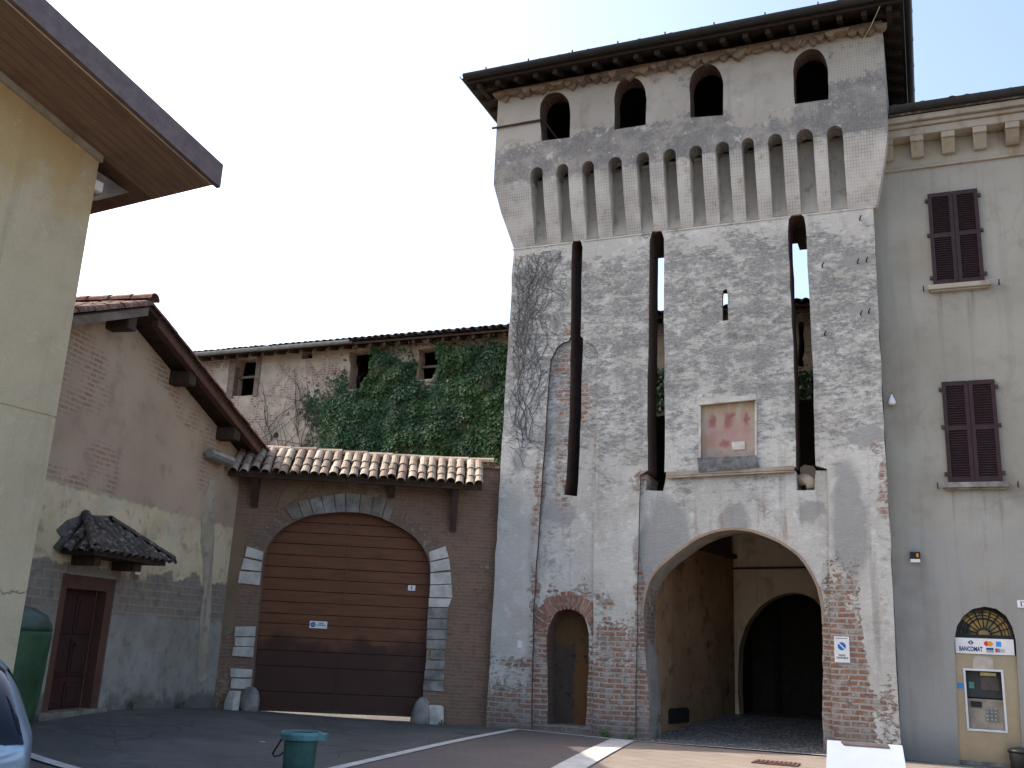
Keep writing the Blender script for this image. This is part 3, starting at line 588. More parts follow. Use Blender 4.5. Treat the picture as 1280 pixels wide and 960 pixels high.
# blind arch head and thin rendered lip of the carriage arch
b = MB()
lip = arch[5:-4]
for i in range(len(lip) - 1):
    (ua, za), (ub, zb) = lip[i], lip[i + 1]
    cu, cz = TF.px(916, 790)
    def out(u, z, k):
        d = Vector((u - cu, z - cz)).normalized() * k; return (u + d.x, z + d.y)
    b.prism(TF, [(ua, za), (ub, zb), out(ub, zb, .045), out(ua, za, .045)], -.10, -.05)
b.build('arch_ring', stucco('arch_lip', (.40, .30, .21), (.33, .23, .16), (.2, .13, .09), .6), TW)

# corbelled ribs and crown
slots = [(663.5, 677, 209), (696, 709, 205), (728, 741, 201), (761, 776, 196), (796, 810, 190), (829.5, 843.5, 186), (862, 876, 182), (895, 910, 177), (928, 941, 172), (960.6, 976.5, 167), (996, 1015, 161), (1034, 1052, 157)]
zr = 11.13; cl, cr = -8.12, -.19
SU = []
for a, c, t in slots:
    ua, _ = UF.px(a, t + 12); uc_, zt = UF.px((a + c) / 2, t); ub, _ = UF.px(c, t + 12); SU.append((ua - .012, ub + .022, zt))
lowz = [(cl, zr)]
for ua, ub, zt in SU:
    r = (ub - ua) / 2; zc_ = zt - r; lowz += [(ua, zr)] + [((ua + ub) / 2 - r * math.cos(RAD(a)), zc_ + r * math.sin(RAD(a))) for a in range(0, 181, 30)] + [(ub, zr)]
lowz += [(cr, zr)]
zt_ = 13.32
upper = lowz + [(cr, zt_), (cl, zt_)]
wins = [[(677, 176), (675, 145), (676, 130), (683, 119), (694, 115.5), (704, 118), (711, 128), (713, 145), (712, 172)],
        [(768, 162), (768, 125), (771, 108), (779, 100), (789, 97), (799, 100), (806, 110), (808, 125), (807, 156)],
        [(863, 147), (862, 108), (865, 93), (873, 84), (884, 80), (894, 83), (901, 92), (904, 105), (904, 144)],
        [(993, 130), (991.5, 88), (995, 74), (1003, 65), (1014, 61), (1025, 64), (1032, 74), (1035, 88), (1036, 124)]]
WU = [[UF.px(*wl_[0])] + smooth([UF.px(*p) for p in wl_[1:-1]]) + [UF.px(*wl_[-1])] for wl_ in wins]
b = MB(); b.plate(UF, rough(upper, .006, .4, 31), [rough(wl_, .012, .2, 37) for wl_ in WU], -.42, 0, 0, 1)
b.box(cl - .004, cl + .35, YU + .42, 5.0, 11.13, zt_); b.box(cr - .35, cr + .004, YU + .42, 5.0, 11.13, zt_); b.box(cl + .35, cr - .35, 4.65, 5.0, 11.7, zt_)
b.build('crown_wall', [M['crown'], M['soot']], TW)
# ribs
edges = [(None, SU[0][0])] + [(SU[i][1], SU[i + 1][0]) for i in range(11)] + [(SU[11][1], None)]
for i, (ua, ub) in enumerate(edges):
    b = MB()
    a0 = a1 = ua; b0 = b1 = ub
    if ua is None: a0, a1 = xl + .10, cl
    if ub is None: b0, b1 = xr + .08, cr
    kn = .62
    am = a0 + (a1 - a0) * kn; bm = b0 + (b1 - b0) * kn; zm = z98 + (zr - z98) * .55
    for (pa, pb, pz, py), (qa, qb, qz, qy) in (((a0, b0, z98, -.005), (am, bm, zm, YU * kn)), ((am, bm, zm, YU * kn), (a1, b1, zr - .002, YU))):
        b.hexa([(pa, py, pz), (pb, py, pz), (pb, .05, pz), (pa, .05, pz), (qa, qy, qz), (qb, qy, qz), (qb, .05, qz), (qa, .05, qz)])
    b.build('corbel', M['rib'], TW)
for ua, ub, zt in SU:
    b = MB(); b.fbox(TF, ua - .02, ub + .02, z98 + .004, zr + .1, -.002, .012); b.build('slot_lining', M['slot'], TW)
b = MB()   # flared flanks
b2 = MB(); b2.hexa([(xl + .1, .052, z98), (xl + .5, .052, z98), (xl + .5, 5, z98), (xl + .1, 5, z98), (cl, .052, zr - .003), (xl + .5, .052, zr - .003), (xl + .5, 5, zr - .003), (cl, 5, zr - .003)]); b2.build('flank', M['rib'], TW)
b.hexa([(xr - .4, .052, z98), (xr + .08, .052, z98), (xr + .08, 5, z98), (xr - .4, 5, z98), (xr - .4, .052, zr - .003), (cr, .052, zr - .003), (cr, 5, zr - .003), (xr - .4, 5, zr - .003)])
b.build('flank', M['rib'], TW)
b = MB(); sx_ = [xl + .08, TF.px(712, 305)[0], TF.px(729, 305)[0], TF.px(811, 300)[0], TF.px(831, 300)[0], TF.px(984, 280)[0], TF.px(1009, 280)[0], xr + .06]
for i in range(0, 8, 2): b.prism(TF, rough([(sx_[i], 9.755), (sx_[i + 1], 9.755), (sx_[i + 1], 9.785), (sx_[i], 9.785)], .005, .25, i), -.02, .014)
b.build('moulding', M['tower'], TW)
# inside: side walls, floor of the crown room, rear wall with the inner arch, passage walls
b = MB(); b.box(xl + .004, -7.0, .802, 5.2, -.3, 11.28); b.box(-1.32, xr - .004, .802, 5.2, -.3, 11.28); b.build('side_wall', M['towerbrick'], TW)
b = MB(); b.box(xl + .5, xr - .4, .1, 5.0, 11.32, 11.46)
for i in range(9): b.box(-7.2 + i * .8, -7.02 + i * .8, .1, 5.0, 11.14, 11.316)
b.build('floor_beams', M['beam'], TW)
BF = Frame((0, 5.2, 0), 0)
ia = [BF.px(*p) for p in [(924, 895), (923, 850), (924, 810), (931, 785), (943, 766), (958, 752), (975, 744), (992, 741), (1010, 745), (1024, 755), (1036, 772), (1043, 800), (1046, 850), (1048, 895)]]
ia = smooth(ia, 3); ia[0] = (ia[0][0], .2); ia[-1] = (ia[-1][0], .2)
zb_top = BF.px(1000, 503)[1]
b = MB(); b.plate(BF, [(-7.0, .1), (-1.32, .1), (-1.32, 4.5), (-7.0, 4.5)], [rough(ia, .02, .2, 43)], -.6, 0); b.build('rear_wall', M['creamin'], TW)
b = MB(); b.plate(BF, [(-7.0, 4.503), (-1.32, 4.503), (-1.32, zb_top), (-3.4, zb_top + .1), (-7.0, zb_top - .3)], [], -.6, 0); b.build('upper_rear_wall', stucco('soot_blackened_plaster', (.05, .042, .035), (.035, .03, .026), (.02, .018, .016), .7), TW)  # shade of the upper room put into the plaster colour
b = MB()   # left and right cheeks of the passage
cx = BF.px(918, 800)[0]; ax = min(p[0] for p in arch) - .02; axr = max(p[0] for p in arch) + .02
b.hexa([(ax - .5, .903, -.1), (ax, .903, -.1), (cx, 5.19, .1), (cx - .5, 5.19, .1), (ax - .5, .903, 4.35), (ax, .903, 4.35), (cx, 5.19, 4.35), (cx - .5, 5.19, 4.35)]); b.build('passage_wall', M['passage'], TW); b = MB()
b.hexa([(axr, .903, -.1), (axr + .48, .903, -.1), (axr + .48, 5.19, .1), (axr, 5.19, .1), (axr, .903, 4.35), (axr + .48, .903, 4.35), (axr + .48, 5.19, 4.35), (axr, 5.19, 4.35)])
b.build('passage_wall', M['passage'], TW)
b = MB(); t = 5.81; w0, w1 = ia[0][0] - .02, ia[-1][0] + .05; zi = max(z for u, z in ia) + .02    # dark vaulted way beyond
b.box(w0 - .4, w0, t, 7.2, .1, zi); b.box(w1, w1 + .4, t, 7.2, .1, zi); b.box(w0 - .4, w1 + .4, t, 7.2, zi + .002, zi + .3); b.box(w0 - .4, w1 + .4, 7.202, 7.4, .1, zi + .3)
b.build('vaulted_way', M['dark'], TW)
b = MB(); b.box(w0 + .55, w0 + .67, 7.0, 7.12, .25, zi - .02); b.build('post', M['sootbeam'], TW)
LP = Frame((ax, .802, 0), math.degrees(math.atan2(4.39, cx - ax)))
def lpx(x, y):
    return LP.px(x, y)
b = MB(); u0, z0 = lpx(836, 905); u1, z1 = lpx(861, 884); b.prism(LP, rough([(u0, z0), (u1, z0), (u1, z1 - .05), (u1 - .1, z1), (u0 + .08, z1), (u0, z1 - .05)], .01, .1, 3), -.1, .012); b.build('vent', M['black'], TW)
b = MB(); u0, z0 = lpx(868, 686); u1, z1 = lpx(914, 668); b.fbox(LP, u0 - .3, u1, z0, z0 + .09, -.1, .14); b.fbox(LP, u0 - .2, u1 - .1, z0 + .092, z0 + .75, -.1, .03); b.build('wooden_lintel', M['beam'], TW)
b = MB(); p0 = BF.P(*BF.px(913, 756), .06); p1 = BF.P(*BF.px(913, 711), .06); p2 = BF.P(*BF.px(1045, 709), .06); b.tube([p0, p1], .03, 6); b.tube([p1, p2], .025, 6); b.build('iron_bar', M['iron'], TW)
# tie rod at the top left window
b = MB(); u0, z0 = UF.px(617, 161); u1, z1 = UF.px(676, 151); b.tube([UF.P(u0 - .02, z0, .03), UF.P(u1, z1, .03)], .025, 6); b.tube([UF.P(u1, z1, .03), UF.P(u1 + .06, z1, -.06), UF.P(u1 + .28, z1 - .32, -.5)], .025, 6); b.build('tie_rod', M['iron'], TW)

# roof of the tower
yf = -1.0
EF = Frame((0, yf, 0), 0)
ex0, ez0 = EF.px(584, 106); ex1, ez1 = EF.px(1129, 3); ez = (ez0 + ez1) / 2 + .03; yb = 5.55
b = MB(); cxm = (ex0 + ex1) / 2; rise = 1.15
e = [(ex0, yf, ez), (ex1, yf, ez), (ex1, yb, ez), (ex0, yb, ez)]; rg = [(ex0 + 3.3, (yf + yb) / 2, ez + rise), (ex1 - 3.3, (yf + yb) / 2, ez + rise)]
e2 = [(x, y, z + .10) for x, y, z in e]; r2 = [(x, y, z + .10) for x, y, z in rg]
b.add(e + rg + e2 + r2, [(0, 1, 5, 4), (1, 2, 5), (2, 3, 4, 5), (3, 0, 4), (6, 7, 11, 10), (7, 8, 11), (8, 9, 10, 11), (9, 6, 10), (0, 1, 7, 6), (1, 2, 8, 7), (2, 3, 9, 8), (3, 0, 6, 9)])
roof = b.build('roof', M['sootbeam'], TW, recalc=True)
def slope_z(x, y):
    return ez + rise * max(0, min((y - yf) / ((yb - yf) / 2), (yb - y) / ((yb - yf) / 2), (x - ex0) / 3.3, (ex1 - x) / 3.3))
rnd = random.Random(9)      # rafters seen from below
n = 20
for i in range(n):
    x = ex0 + .25 + (ex1 - ex0 - .5) * i / (n - 1)
    yin = YU + .1; b = MB()
    b.hexa([(x - .05, yf + .06, slope_z(x, yf + .06) - .13), (x + .05, yf + .06, slope_z(x, yf + .06) - .13), (x + .05, yin, slope_z(x, yin) - .13), (x - .05, yin, slope_z(x, yin) - .13),
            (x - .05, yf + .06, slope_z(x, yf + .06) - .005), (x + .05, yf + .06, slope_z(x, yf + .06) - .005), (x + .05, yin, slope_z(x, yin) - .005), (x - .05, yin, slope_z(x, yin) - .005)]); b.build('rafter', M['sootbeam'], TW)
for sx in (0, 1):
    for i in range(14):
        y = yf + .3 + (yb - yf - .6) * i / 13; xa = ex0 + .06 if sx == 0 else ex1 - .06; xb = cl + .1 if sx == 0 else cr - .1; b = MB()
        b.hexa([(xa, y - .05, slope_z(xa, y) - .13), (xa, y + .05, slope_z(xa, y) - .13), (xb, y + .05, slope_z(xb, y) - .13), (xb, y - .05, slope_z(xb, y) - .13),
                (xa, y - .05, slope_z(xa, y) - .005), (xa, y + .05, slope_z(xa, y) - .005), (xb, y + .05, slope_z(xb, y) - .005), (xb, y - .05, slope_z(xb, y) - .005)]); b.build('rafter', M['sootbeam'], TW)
b = MB()                               # ragged brick and mortar bedding between the rafters
for i in range(46):
    x = cl + .05 + (cr - cl - .1) * i / 45 + rnd.uniform(-.04, .04); r_ = rnd.uniform(.09, .17); hh = rnd.uniform(.02, .17)
    F_ = UF
    b.prism(UF, rough([(x - r_, zt_ - .10), (x - r_ * .5, zt_ - .14 - hh * .6), (x, zt_ - .13 - hh), (x + r_ * .6, zt_ - .15 - hh * .4), (x + r_, zt_ - .10)], .02, .05, i), .002, rnd.uniform(.05, .22))
b.prism(UF, rough([(cl, zt_ - .12), (cr, zt_ - .12), (cr, zt_ - .002), (cl, zt_ - .002)], .012, .12, 3), .001, .10)
b.build('mortar_bedding', stucco('bedding_mortar', (.16, .12, .09), (.24, .185, .13), (.06, .048, .04), .9, 3), TW)
b = MB()
def gutter_run(b, p, q, r=.075, drop=0.0):
    p = Vector(p); q = Vector(q); t = (q - p).normalized(); s = Vector((t.y, -t.x, 0)); pts = []; k = 9
    for base in (p, q):
        for rr in (r, r * .88):
            for j in range(k): a = math.pi * j / (k - 1); pts.append(base + s * (rr * math.cos(a)) + Vector((0, 0, -rr * math.sin(a))))
    f = []
    for j in range(k - 1): f += [(j, j + 1, 2 * k + j + 1, 2 * k + j), (k + j, k + j + 1, 3 * k + j + 1, 3 * k + j)]
    f += [(0, k, 3 * k, 2 * k), (k - 1, 2 * k - 1, 4 * k - 1, 3 * k - 1)] + [(j, j + 1, k + j + 1, k + j) for j in range(k - 1)] + [(2 * k + j, 2 * k + j + 1, 3 * k + j + 1, 3 * k + j) for j in range(k - 1)]
    b.add(pts, f)
gz = ez + .16
gutter_run(b, (ex0 - .05, yf - .07, gz), (ex1 + .05, yf - .07, gz), .10); gutter_run(b, (ex1 + .07, yf - .1, gz), (ex1 + .07, yb, gz), .085); gutter_run(b, (ex0 - .07, yb, gz), (ex0 - .07, yf - .1, gz), .085)
for i in range(9):
    x = ex0 + .5 + i * (ex1 - ex0 - 1) / 8; b.box(x - .012, x + .012, yf - .16, yf - .13, gz, gz + .06)
for i in range(6):
    y = yf + .6 + i * .95; b.box(ex1 + .135, ex1 + .16, y - .012, y + .012, gz - .03, gz + .05)
b.build('gutter', M['gutter'], TW)
b = MB(); rnd = random.Random(21)
def half_tile(b, p, ax, up, L, r0, r1, th=.012, k=6):
    """one barrel tile: p centre of the upper end, ax down the slope, up the slope's normal"""
    p = Vector(p); ax = Vector(ax).normalized(); up = Vector(up).normalized(); s = ax.cross(up).normalized(); pts = []
    for (q, r) in ((p, r0), (p + ax * L, r1)):
        for rr in (r, r - th):
            for j in range(k + 1): a = math.pi * j / k; pts.append(q + s * (rr * math.cos(a)) + up * (rr * math.sin(a) * .9))
    n_ = k + 1; f = []
    for j in range(k): f += [(j, j + 1, 2 * n_ + j + 1, 2 * n_ + j), (n_ + j + 1, n_ + j, 3 * n_ + j, 3 * n_ + j + 1), (2 * n_ + j, 2 * n_ + j + 1, 3 * n_ + j + 1, 3 * n_ + j), (j + 1, j, n_ + j, n_ + j + 1)]
    f += [(0, 2 * n_, 3 * n_, n_), (k, n_ + k, 3 * n_ + k, 2 * n_ + k)]
    b.add(pts, f)
def tile_field(b, F, ueave0, ueave1, de, ze, dr, zrg, step=.19, rows=4, rnd=None, r=.085, over=.04, jit=.012):
    """rows of barrel tiles from ridge (d=dr,z=zrg) to eave (d=de,z=ze) on a plane in frame F"""
    n_ = max(1, int(abs(ueave1 - ueave0) / step)); 
    for i in range(n_ + 1):
        u = ueave0 + (ueave1 - ueave0) * i / n_ + rnd.uniform(-jit, jit); A = F.P(u, zrg, dr); B = F.P(u, ze, de); ax_ = (B - A); L = ax_.length; ax_.normalize(); s = F.u; up_ = s.cross(ax_); up_ = up_ if up_.z > 0 else -up_
        seg = L / rows; off = rnd.uniform(-.05, .05)
        for j in range(rows):
            p = A + ax_ * (seg * j + (off if j else 0)) + up_ * (.016 + .004 * rnd.random()) + s * rnd.uniform(-jit, jit)
            half_tile(b, p, ax_ + s * rnd.uniform(-.03, .03) - up_ * -.035, up_, seg + over + (rnd.uniform(-.01, .05) if j == rows - 1 else .05), r * .86, r * rnd.uniform(.98, 1.06))
tile_field(b, EF, ex0 + .05, ex1 - .05, .02, ez + .10, -3.27, ez + rise + .1, .21, 8, rnd, .09)
b.build('roof_tiles', M['darktile'], TW)

# ------------------------------------------------------------------ right-hand building
RF = Frame((0, .25, 0), 0)
RB = thing('rendered_house', 'grey rendered house with maroon shutters and bracketed cream cornice, right of the tower', 'house', (2.2, .25, 0))
dl, dz_ = RF.px(1193, 800)[0], 0
atm_o = [RF.px(*p) for p in [(1199, 952), (1196, 880), (1193, 800), (1196, 783), (1204, 770), (1216, 761), (1231, 758), (1246, 761), (1258, 770), (1266, 784), (1270, 800), (1275, 880), (1279, 956)]]
zcor = RF.px(1120, 213)[1]
atm_o[0] = (atm_o[0][0], -.1); atm_o[-1] = (atm_o[-1][0], -.1)
b = MB(); zt_r = zcor + 1.25
b.plate(RF, [(xr + .004, -.3), (6.5, -.3), (6.5, zt_r), (xr + .004, zt_r)], [atm_o], -.5, 0); b.box(xr + .004, 6.5, 5.2, 5.5, -.3, zt_r); b.box(6.2, 6.5, .751, 5.199, -.3, zt_r); b.build('wall', M['grey'], RB)
b = MB(); xq = cr + .01     # cornice mouldings
z1 = RF.px(1200, 205)[1]
b.fbox(RF, xr + .1, 6.6, z1, z1 + .05, -.02, .05); b.build('string_course', M['cornice'], RB, bevel=.015)
b = MB(); zb0 = z1 + .55
b.fbox(RF, xr + .1, 6.6, z1 + .051, zb0, -.02, .02); b.fbox(RF, xr + .1, 6.6, zb0, zb0 + .16, -.02, .32); b.fbox(RF, xr + .1, 6.6, zb0 + .161, zb0 + .24, -.02, .37); b.fbox(RF, xr + .1, 6.6, zb0 + .241, zb0 + .36, -.02, .44); b.build('cornice', M['cornice'], RB, bevel=.02)
for i in range(11):
    u = RF.px(1146, 177, .2)[0] - .53 + i * .53
    b = MB(); b.hexa([RF.P(u - .11, zb0 - .34, .10), RF.P(u + .11, zb0 - .34, .10), RF.P(u + .11, zb0 - .34, .021), RF.P(u - .11, zb0 - .34, .021), RF.P(u - .11, zb0 - .12, .28), RF.P(u + .11, zb0 - .12, .28), RF.P(u + .11, zb0 - .12, .021), RF.P(u - .11, zb0 - .12, .021)])
    b.fbox(RF, u - .115, u + .115, zb0 - .119, zb0 - .003, .021, .32); b.build('bracket', M['cornice'], RB, bevel=.01)
b = MB(); zg_ = zb0 + .36
gutter_run(b, (cr + .02, .25 - .50, zg_ + .15), (6.6, .25 - .50, zg_ + .15), .11)
b.build('gutter', M['gutter'], RB)
b = MB(); rr_ = random.Random(5)
b.hexa([(cr + .01, -.22, zg_ + .002), (6.6, -.22, zg_ + .002), (6.6, 3, zg_ + 1.2), (cr + .01, 3, zg_ + 1.2), (cr + .01, -.22, zg_ + .06), (6.6, -.22, zg_ + .06), (6.6, 3, zg_ + 1.26), (cr + .01, 3, zg_ + 1.26)])
tile_field(b, RF, cr + .12, 6.5, .50, zg_ + .07, -2.7, zg_ + 1.26, .24, 7, rr_, .10); b.build('roof_tiles', M['darktile'], RB)
def shutters(px4, label):
    (x0, y0), (x1, y1), (x2, y2), (x3, y3) = px4      # tl tr br bl
    a = RF.px(x0, y0); c = RF.px(x2, y2); tr_ = RF.px(x1, y1); bl = RF.px(x3, y3)
    ua = (a[0] + bl[0]) / 2; ub = (tr_[0] + c[0]) / 2; zt2 = (a[1] + tr_[1]) / 2; zb2 = (bl[1] + c[1]) / 2; um = (ua + ub) / 2
    wnd = MB(); wnd.fbox(RF, ua + .02, ub - .02, zb2 + .02, zt2 - .02, .001, .01); wo = wnd.build('window', M['black'], RB)
    for k_, (p, q) in enumerate(((ua, um - .004), (um + .004, ub))):
        s = MB(); st = .065; zm = zb2 + (zt2 - zb2) * .53
        s.fbox(RF, p, p + st, zb2, zt2, .012, .05); s.fbox(RF, q - st, q, zb2, zt2, .012, .05)
        for z_ in (zb2, zm - .04, zt2 - .08): s.fbox(RF, p + st + .001, q - st - .001, z_, z_ + .08, .012, .05)
        for (za, zc2) in ((zb2 + .081, zm - .041), (zm + .041, zt2 - .081)):
            n_ = int((zc2 - za) / .042)
            for j in range(n_):
                z_ = za + (zc2 - za) * (j + .5) / n_
                s.hexa([RF.P(p + st, z_ - .018, .046), RF.P(q - st, z_ - .018, .046), RF.P(q - st, z_ - .012, .044), RF.P(p + st, z_ - .012, .044), RF.P(p + st, z_ + .012, .016), RF.P(q - st, z_ + .012, .016), RF.P(q - st, z_ + .018, .018), RF.P(p + st, z_ + .018, .018)])
        sh = s.build('shutter', M['shutter'], wo)
        e_ = p if k_ == 0 else q; sg = -1 if k_ == 0 else 1
        for z_ in (zb2 + .12, zm, zt2 - .16): h = MB(); h.fbox(RF, min(e_, e_ + sg * .05), max(e_, e_ + sg * .05), z_, z_ + .06, .005, .045); h.build('hinge', M['iron'], wo)
    s = MB(); s.fbox(RF, ua - .09, ub + .09, zb2 - .10, zb2 - .01, -.02, .13); s.fbox(RF, ua - .06, ub + .06, zb2 - .13, zb2 - .101, -.02, .09); s.build('sill', M['greystone'] if 'low' in label else M['cornice'], wo, bevel=.01)
    for u_ in (ua - .17, ub + .22):
        k_ = MB(); k_.tube([RF.P(u_, zb2 - .06, -.01), RF.P(u_, zb2 - .06, .10)], .012, 6); k_.fbox(RF, u_ - .012, u_ + .012, zb2 - .12, zb2 - .01, .10, .115); k_.build('shutter_stay', M['iron'], wo)
shutters([(1158, 243), (1219, 238), (1233, 352), (1168, 358)], 'top')
shutters([(1177, 478), (1243, 475), (1253, 601), (1185, 605)], 'low')

# cash machine in the old doorway
AT = thing('cash_machine', 'cash machine in a bronze steel panel under a wrought iron fanlight and bank sign', 'cash machine', (RF.px(1235, 900)[0], .25, .08))
xa0, xa1 = atm_o[0][0] - .0, RF.px(1275, 880)[0]
b = MB(); zs = RF.px(1232, 818)[1]
scr = [RF.px(1208, 838), RF.px(1253, 838), RF.px(1256, 914), RF.px(1211, 914)]
su0, su1, sz0, sz1 = (scr[0][0] + scr[3][0]) / 2, (scr[1][0] + scr[2][0]) / 2, scr[2][1], scr[0][1]
b.plate(RF, [(xa0, .14), (xa1 + .02, .14), (xa1 + .02, zs), (xa0, zs)], [[(su0, sz0), (su1, sz0), (su1, sz1), (su0, sz1)]], -.16, -.12); b.build('panel', M['steel'], AT)
b = MB(); b.fbox(RF, xa0, xa1 + .02, -.05, .139, -.18, -.10); b.build('plinth', M['greystone'], AT)
b = MB(); t_ = .035; b.fbox(RF, su0 - t_, su1 + t_, sz1, sz1 + t_, -.119, -.09); b.fbox(RF, su0 - t_, su1 + t_, sz0 - t_, sz0, -.119, -.09); b.fbox(RF, su0 - t_, su0, sz0, sz1, -.119, -.09); b.fbox(RF, su1, su1 + t_, sz0, sz1, -.119, -.09); b.build('bezel', M['alu'], AT, bevel=.006)
zmid = sz0 + (sz1 - sz0) * .58
b = MB(); b.fbox(RF, su0 - .02, su1 + .02, zmid - .04, sz1 + .02, -.34, -.24); b.build('screen_housing', simple('dark_machine_plastic', (.045, .05, .05), .4), AT)
b = MB(); b.hexa([RF.P(su0 - .01, sz0 - .01, -.155), RF.P(su1 + .01, sz0 - .01, -.155), RF.P(su1 + .01, sz0 - .01, -.34), RF.P(su0 - .01, sz0 - .01, -.34), RF.P(su0 - .01, zmid - .06, -.2), RF.P(su1 + .01, zmid - .06, -.2), RF.P(su1 + .01, zmid - .06, -.34), RF.P(su0 - .01, zmid - .06, -.34)]); b.build('keypad_shelf', simple('beige_machine_plastic', (.32, .27, .20), .5), AT)
b = MB(); b.fbox(RF, su0 + (su1 - su0) * .42, su1 - .04, zmid + .08, sz1 - .09, -.239, -.225); b.build('screen', simple('screen_glass', (.10, .085, .075), .15), AT)
b = MB(); b.fbox(RF, su0 + (su1 - su0) * .42, su1 - .07, sz1 - .07, sz1 - .02, -.239, -.21); b.build('reading_light', simple('cream_lamp_cover', (.62, .55, .25), .4), AT)
b = MB(); b.fbox(RF, su0 + .05, su0 + .21, zmid - .19, zmid - .10, -.20, -.168); b.build('card_slot', M['black'], AT)
b = MB()
for i in range(4):
    for j in range(3): b.fbox(RF, su1 - .26 + j * .06, su1 - .22 + j * .06, sz0 + .14 + i * .055, sz0 + .175 + i * .055, -.17, -.138 - i * .01)
b.build('keypad', M['zinc'], AT)
b = MB(); b.fbox(RF, su0 + .04, su0 + .12, zmid + .1, zmid + .2, -.239, -.22); b.build('slot_light', simple('green_lamp_cover', (.10, .30, .24), .3), AT)
b = MB(); u_, z_ = RF.px(1198, 857); b.fbox(RF, xa0 + .05, su0 - .04, z_ - .045, z_ + .045, -.119, -.114); b.build('sticker', M['ltblue'], AT)
b = MB(); u_, z_ = RF.px(1229, 829); b.prism(RF, [(u_ - .15, z_ - .11), (u_ + .15, z_ - .11), (u_ + .15, z_ + .06), (u_ + .11, z_ + .11), (u_ - .11, z_ + .11), (u_ - .15, z_ + .06)], -.119, -.105); b.build('notice', simple('worn_paper', (.48, .43, .36), .8), AT)
sb0, sb1 = RF.px(1194, 806), RF.px(1268, 808); bz0, bz1 = RF.px(1231, 818)[1], RF.px(1231, 798)[1]; bu0, bu1 = sb0[0] + .0, sb1[0]
b = MB(); b.fbox(RF, bu0, bu1, bz0 + .003, bz1, -.13, -.06); sg = b.build('sign_board', M['white'], AT, bevel=.004)
bw, bh = bu1 - bu0, bz1 - bz0
text_obj('BANCOMAT', bh * .40, RF, bu0 + bw * .265, bz0 + bh * .30, -.059, M['navy'], sg, .002, .003, .62)
def disc(b, F, u, z, r, d0, d1, n=28, mi=0): b.prism(F, [(u + r * math.cos(2 * math.pi * i / n), z + r * math.sin(2 * math.pi * i / n)) for i in range(n)], d0, d1, mi)
b = MB(); disc(b, RF, bu0 + bw * .54, bz0 + bh * .68, bh * .155, -.059, -.056, mi=0); disc(b, RF, bu0 + bw * .60, bz0 + bh * .68, bh * .155, -.0585, -.0545, mi=1)
b.build('card_logo', [M['red'], M['orange']], sg); b = MB()
b.fbox(RF, bu0 + bw * .70, bu0 + bw * .785, bz0 + bh * .52, bz0 + bh * .84, -.059, -.055, 2)
b.fbox(RF, bu0 + bw * .53, bu0 + bw * .65, bz0 + bh * .30, bz0 + bh * .42, -.059, -.055, 3); b.fbox(RF, bu0 + bw * .53, bu0 + bw * .65, bz0 + bh * .14, bz0 + bh * .28, -.059, -.055, 5)
b.build('card_logo', [M['red'], M['orange'], M['ltblue'], M['navy'], M['stone'], simple('mid_blue_ink', (.25, .40, .55), .5)], sg); b = MB()
b.fbox(RF, bu0 + bw * .68, bu0 + bw * .72, bz0 + bh * .16, bz0 + bh * .40, -.059, -.055, 0); b.fbox(RF, bu0 + bw * .72, bu0 + bw * .755, bz0 + bh * .16, bz0 + bh * .40, -.059, -.055, 2); b.fbox(RF, bu0 + bw * .765, bu0 + bw * .84, bz0 + bh * .16, bz0 + bh * .38, -.059, -.055, 4)
b.build('card_logo', [M['red'], M['orange'], M['ltblue'], M['navy'], simple('pale_grey_ink', (.5, .45, .42), .5)], sg); b = MB()
cu_, cz_ = bu0 + bw * .27, bz0 + bh * .72
b.prism(RF, [(cu_ - bh * .17, cz_), (cu_, cz_ - bh * .15), (cu_, cz_ - bh * .07), (cu_ - bh * .07, cz_), (cu_, cz_ + bh * .07), (cu_, cz_ + bh * .15)], -.059, -.055, 3); b.prism(RF, [(cu_ + bh * .17, cz_), (cu_ + .01, cz_ + bh * .15), (cu_ + .01, cz_ + bh * .02), (cu_ + bh * .06, cz_), (cu_ + .01, cz_ - bh * .02), (cu_ + .01, cz_ - bh * .15)], -.059, -.055, 3)
b.m = [0] * len(b.m); b.build('emblem', M['navy'], sg)
fu, fz = (atm_o[2][0] + atm_o[10][0]) / 2, bz1 + .05; fr = (atm_o[10][0] - atm_o[2][0]) / 2 - .03; fh = RF.px(1231, 760)[1] - fz
b = MB(); b.prism(RF, [(fu + fr * math.cos(RAD(a)), fz + fh * math.sin(RAD(a))) for a in range(0, 181, 6)], -.2, -.17)
def fan_glass():
    k = NM('amber_fanlight_glass'); c = k.mix(k.mr(k.noise(5, 3), .45, .55), (.55, .36, .10), (.34, .26, .12)); X = k.xyz()[0]
    c = k.mix(k.m('MULTIPLY', k.mr(k.noise(3.2, 2), .52, .6), k.mr(X, fu + .2, fu - .1)), c, (.05, .06, .055)); return k.done(c, None, .15)
fg = b.build('fanlight', fan_glass(), AT)
b = MB()
for a in range(0, 181, 18): b.tube([RF.P(fu + .22 * fr * math.cos(RAD(a)), fz + .22 * fh * math.sin(RAD(a)), -.15), RF.P(fu + fr * math.cos(RAD(a)), fz + fh * math.sin(RAD(a)), -.15)], .011, 6)
for q in (.25, .62, .99): b.tube([RF.P(fu + q * fr * math.cos(RAD(a)), fz + q * fh * math.sin(RAD(a)), -.15) for a in range(0, 181, 9)], .014 if q < .9 else .03, 6)
for a in range(9, 180, 18):
    for q in (.74, .86): 
        c0 = RF.P(fu + q * fr * math.cos(RAD(a)), fz + q * fh * math.sin(RAD(a)), -.15); tt = RF.u * math.sin(RAD(a)) * -1 + Vector((0, 0, math.cos(RAD(a)))); b.tube([c0 - tt * .05, c0 + tt * .05], .008, 5)
b.fbox(RF, fu - fr, fu + fr, fz - .045, fz + .01, -.19, -.12); b.build('iron_grille', M['black'], fg)
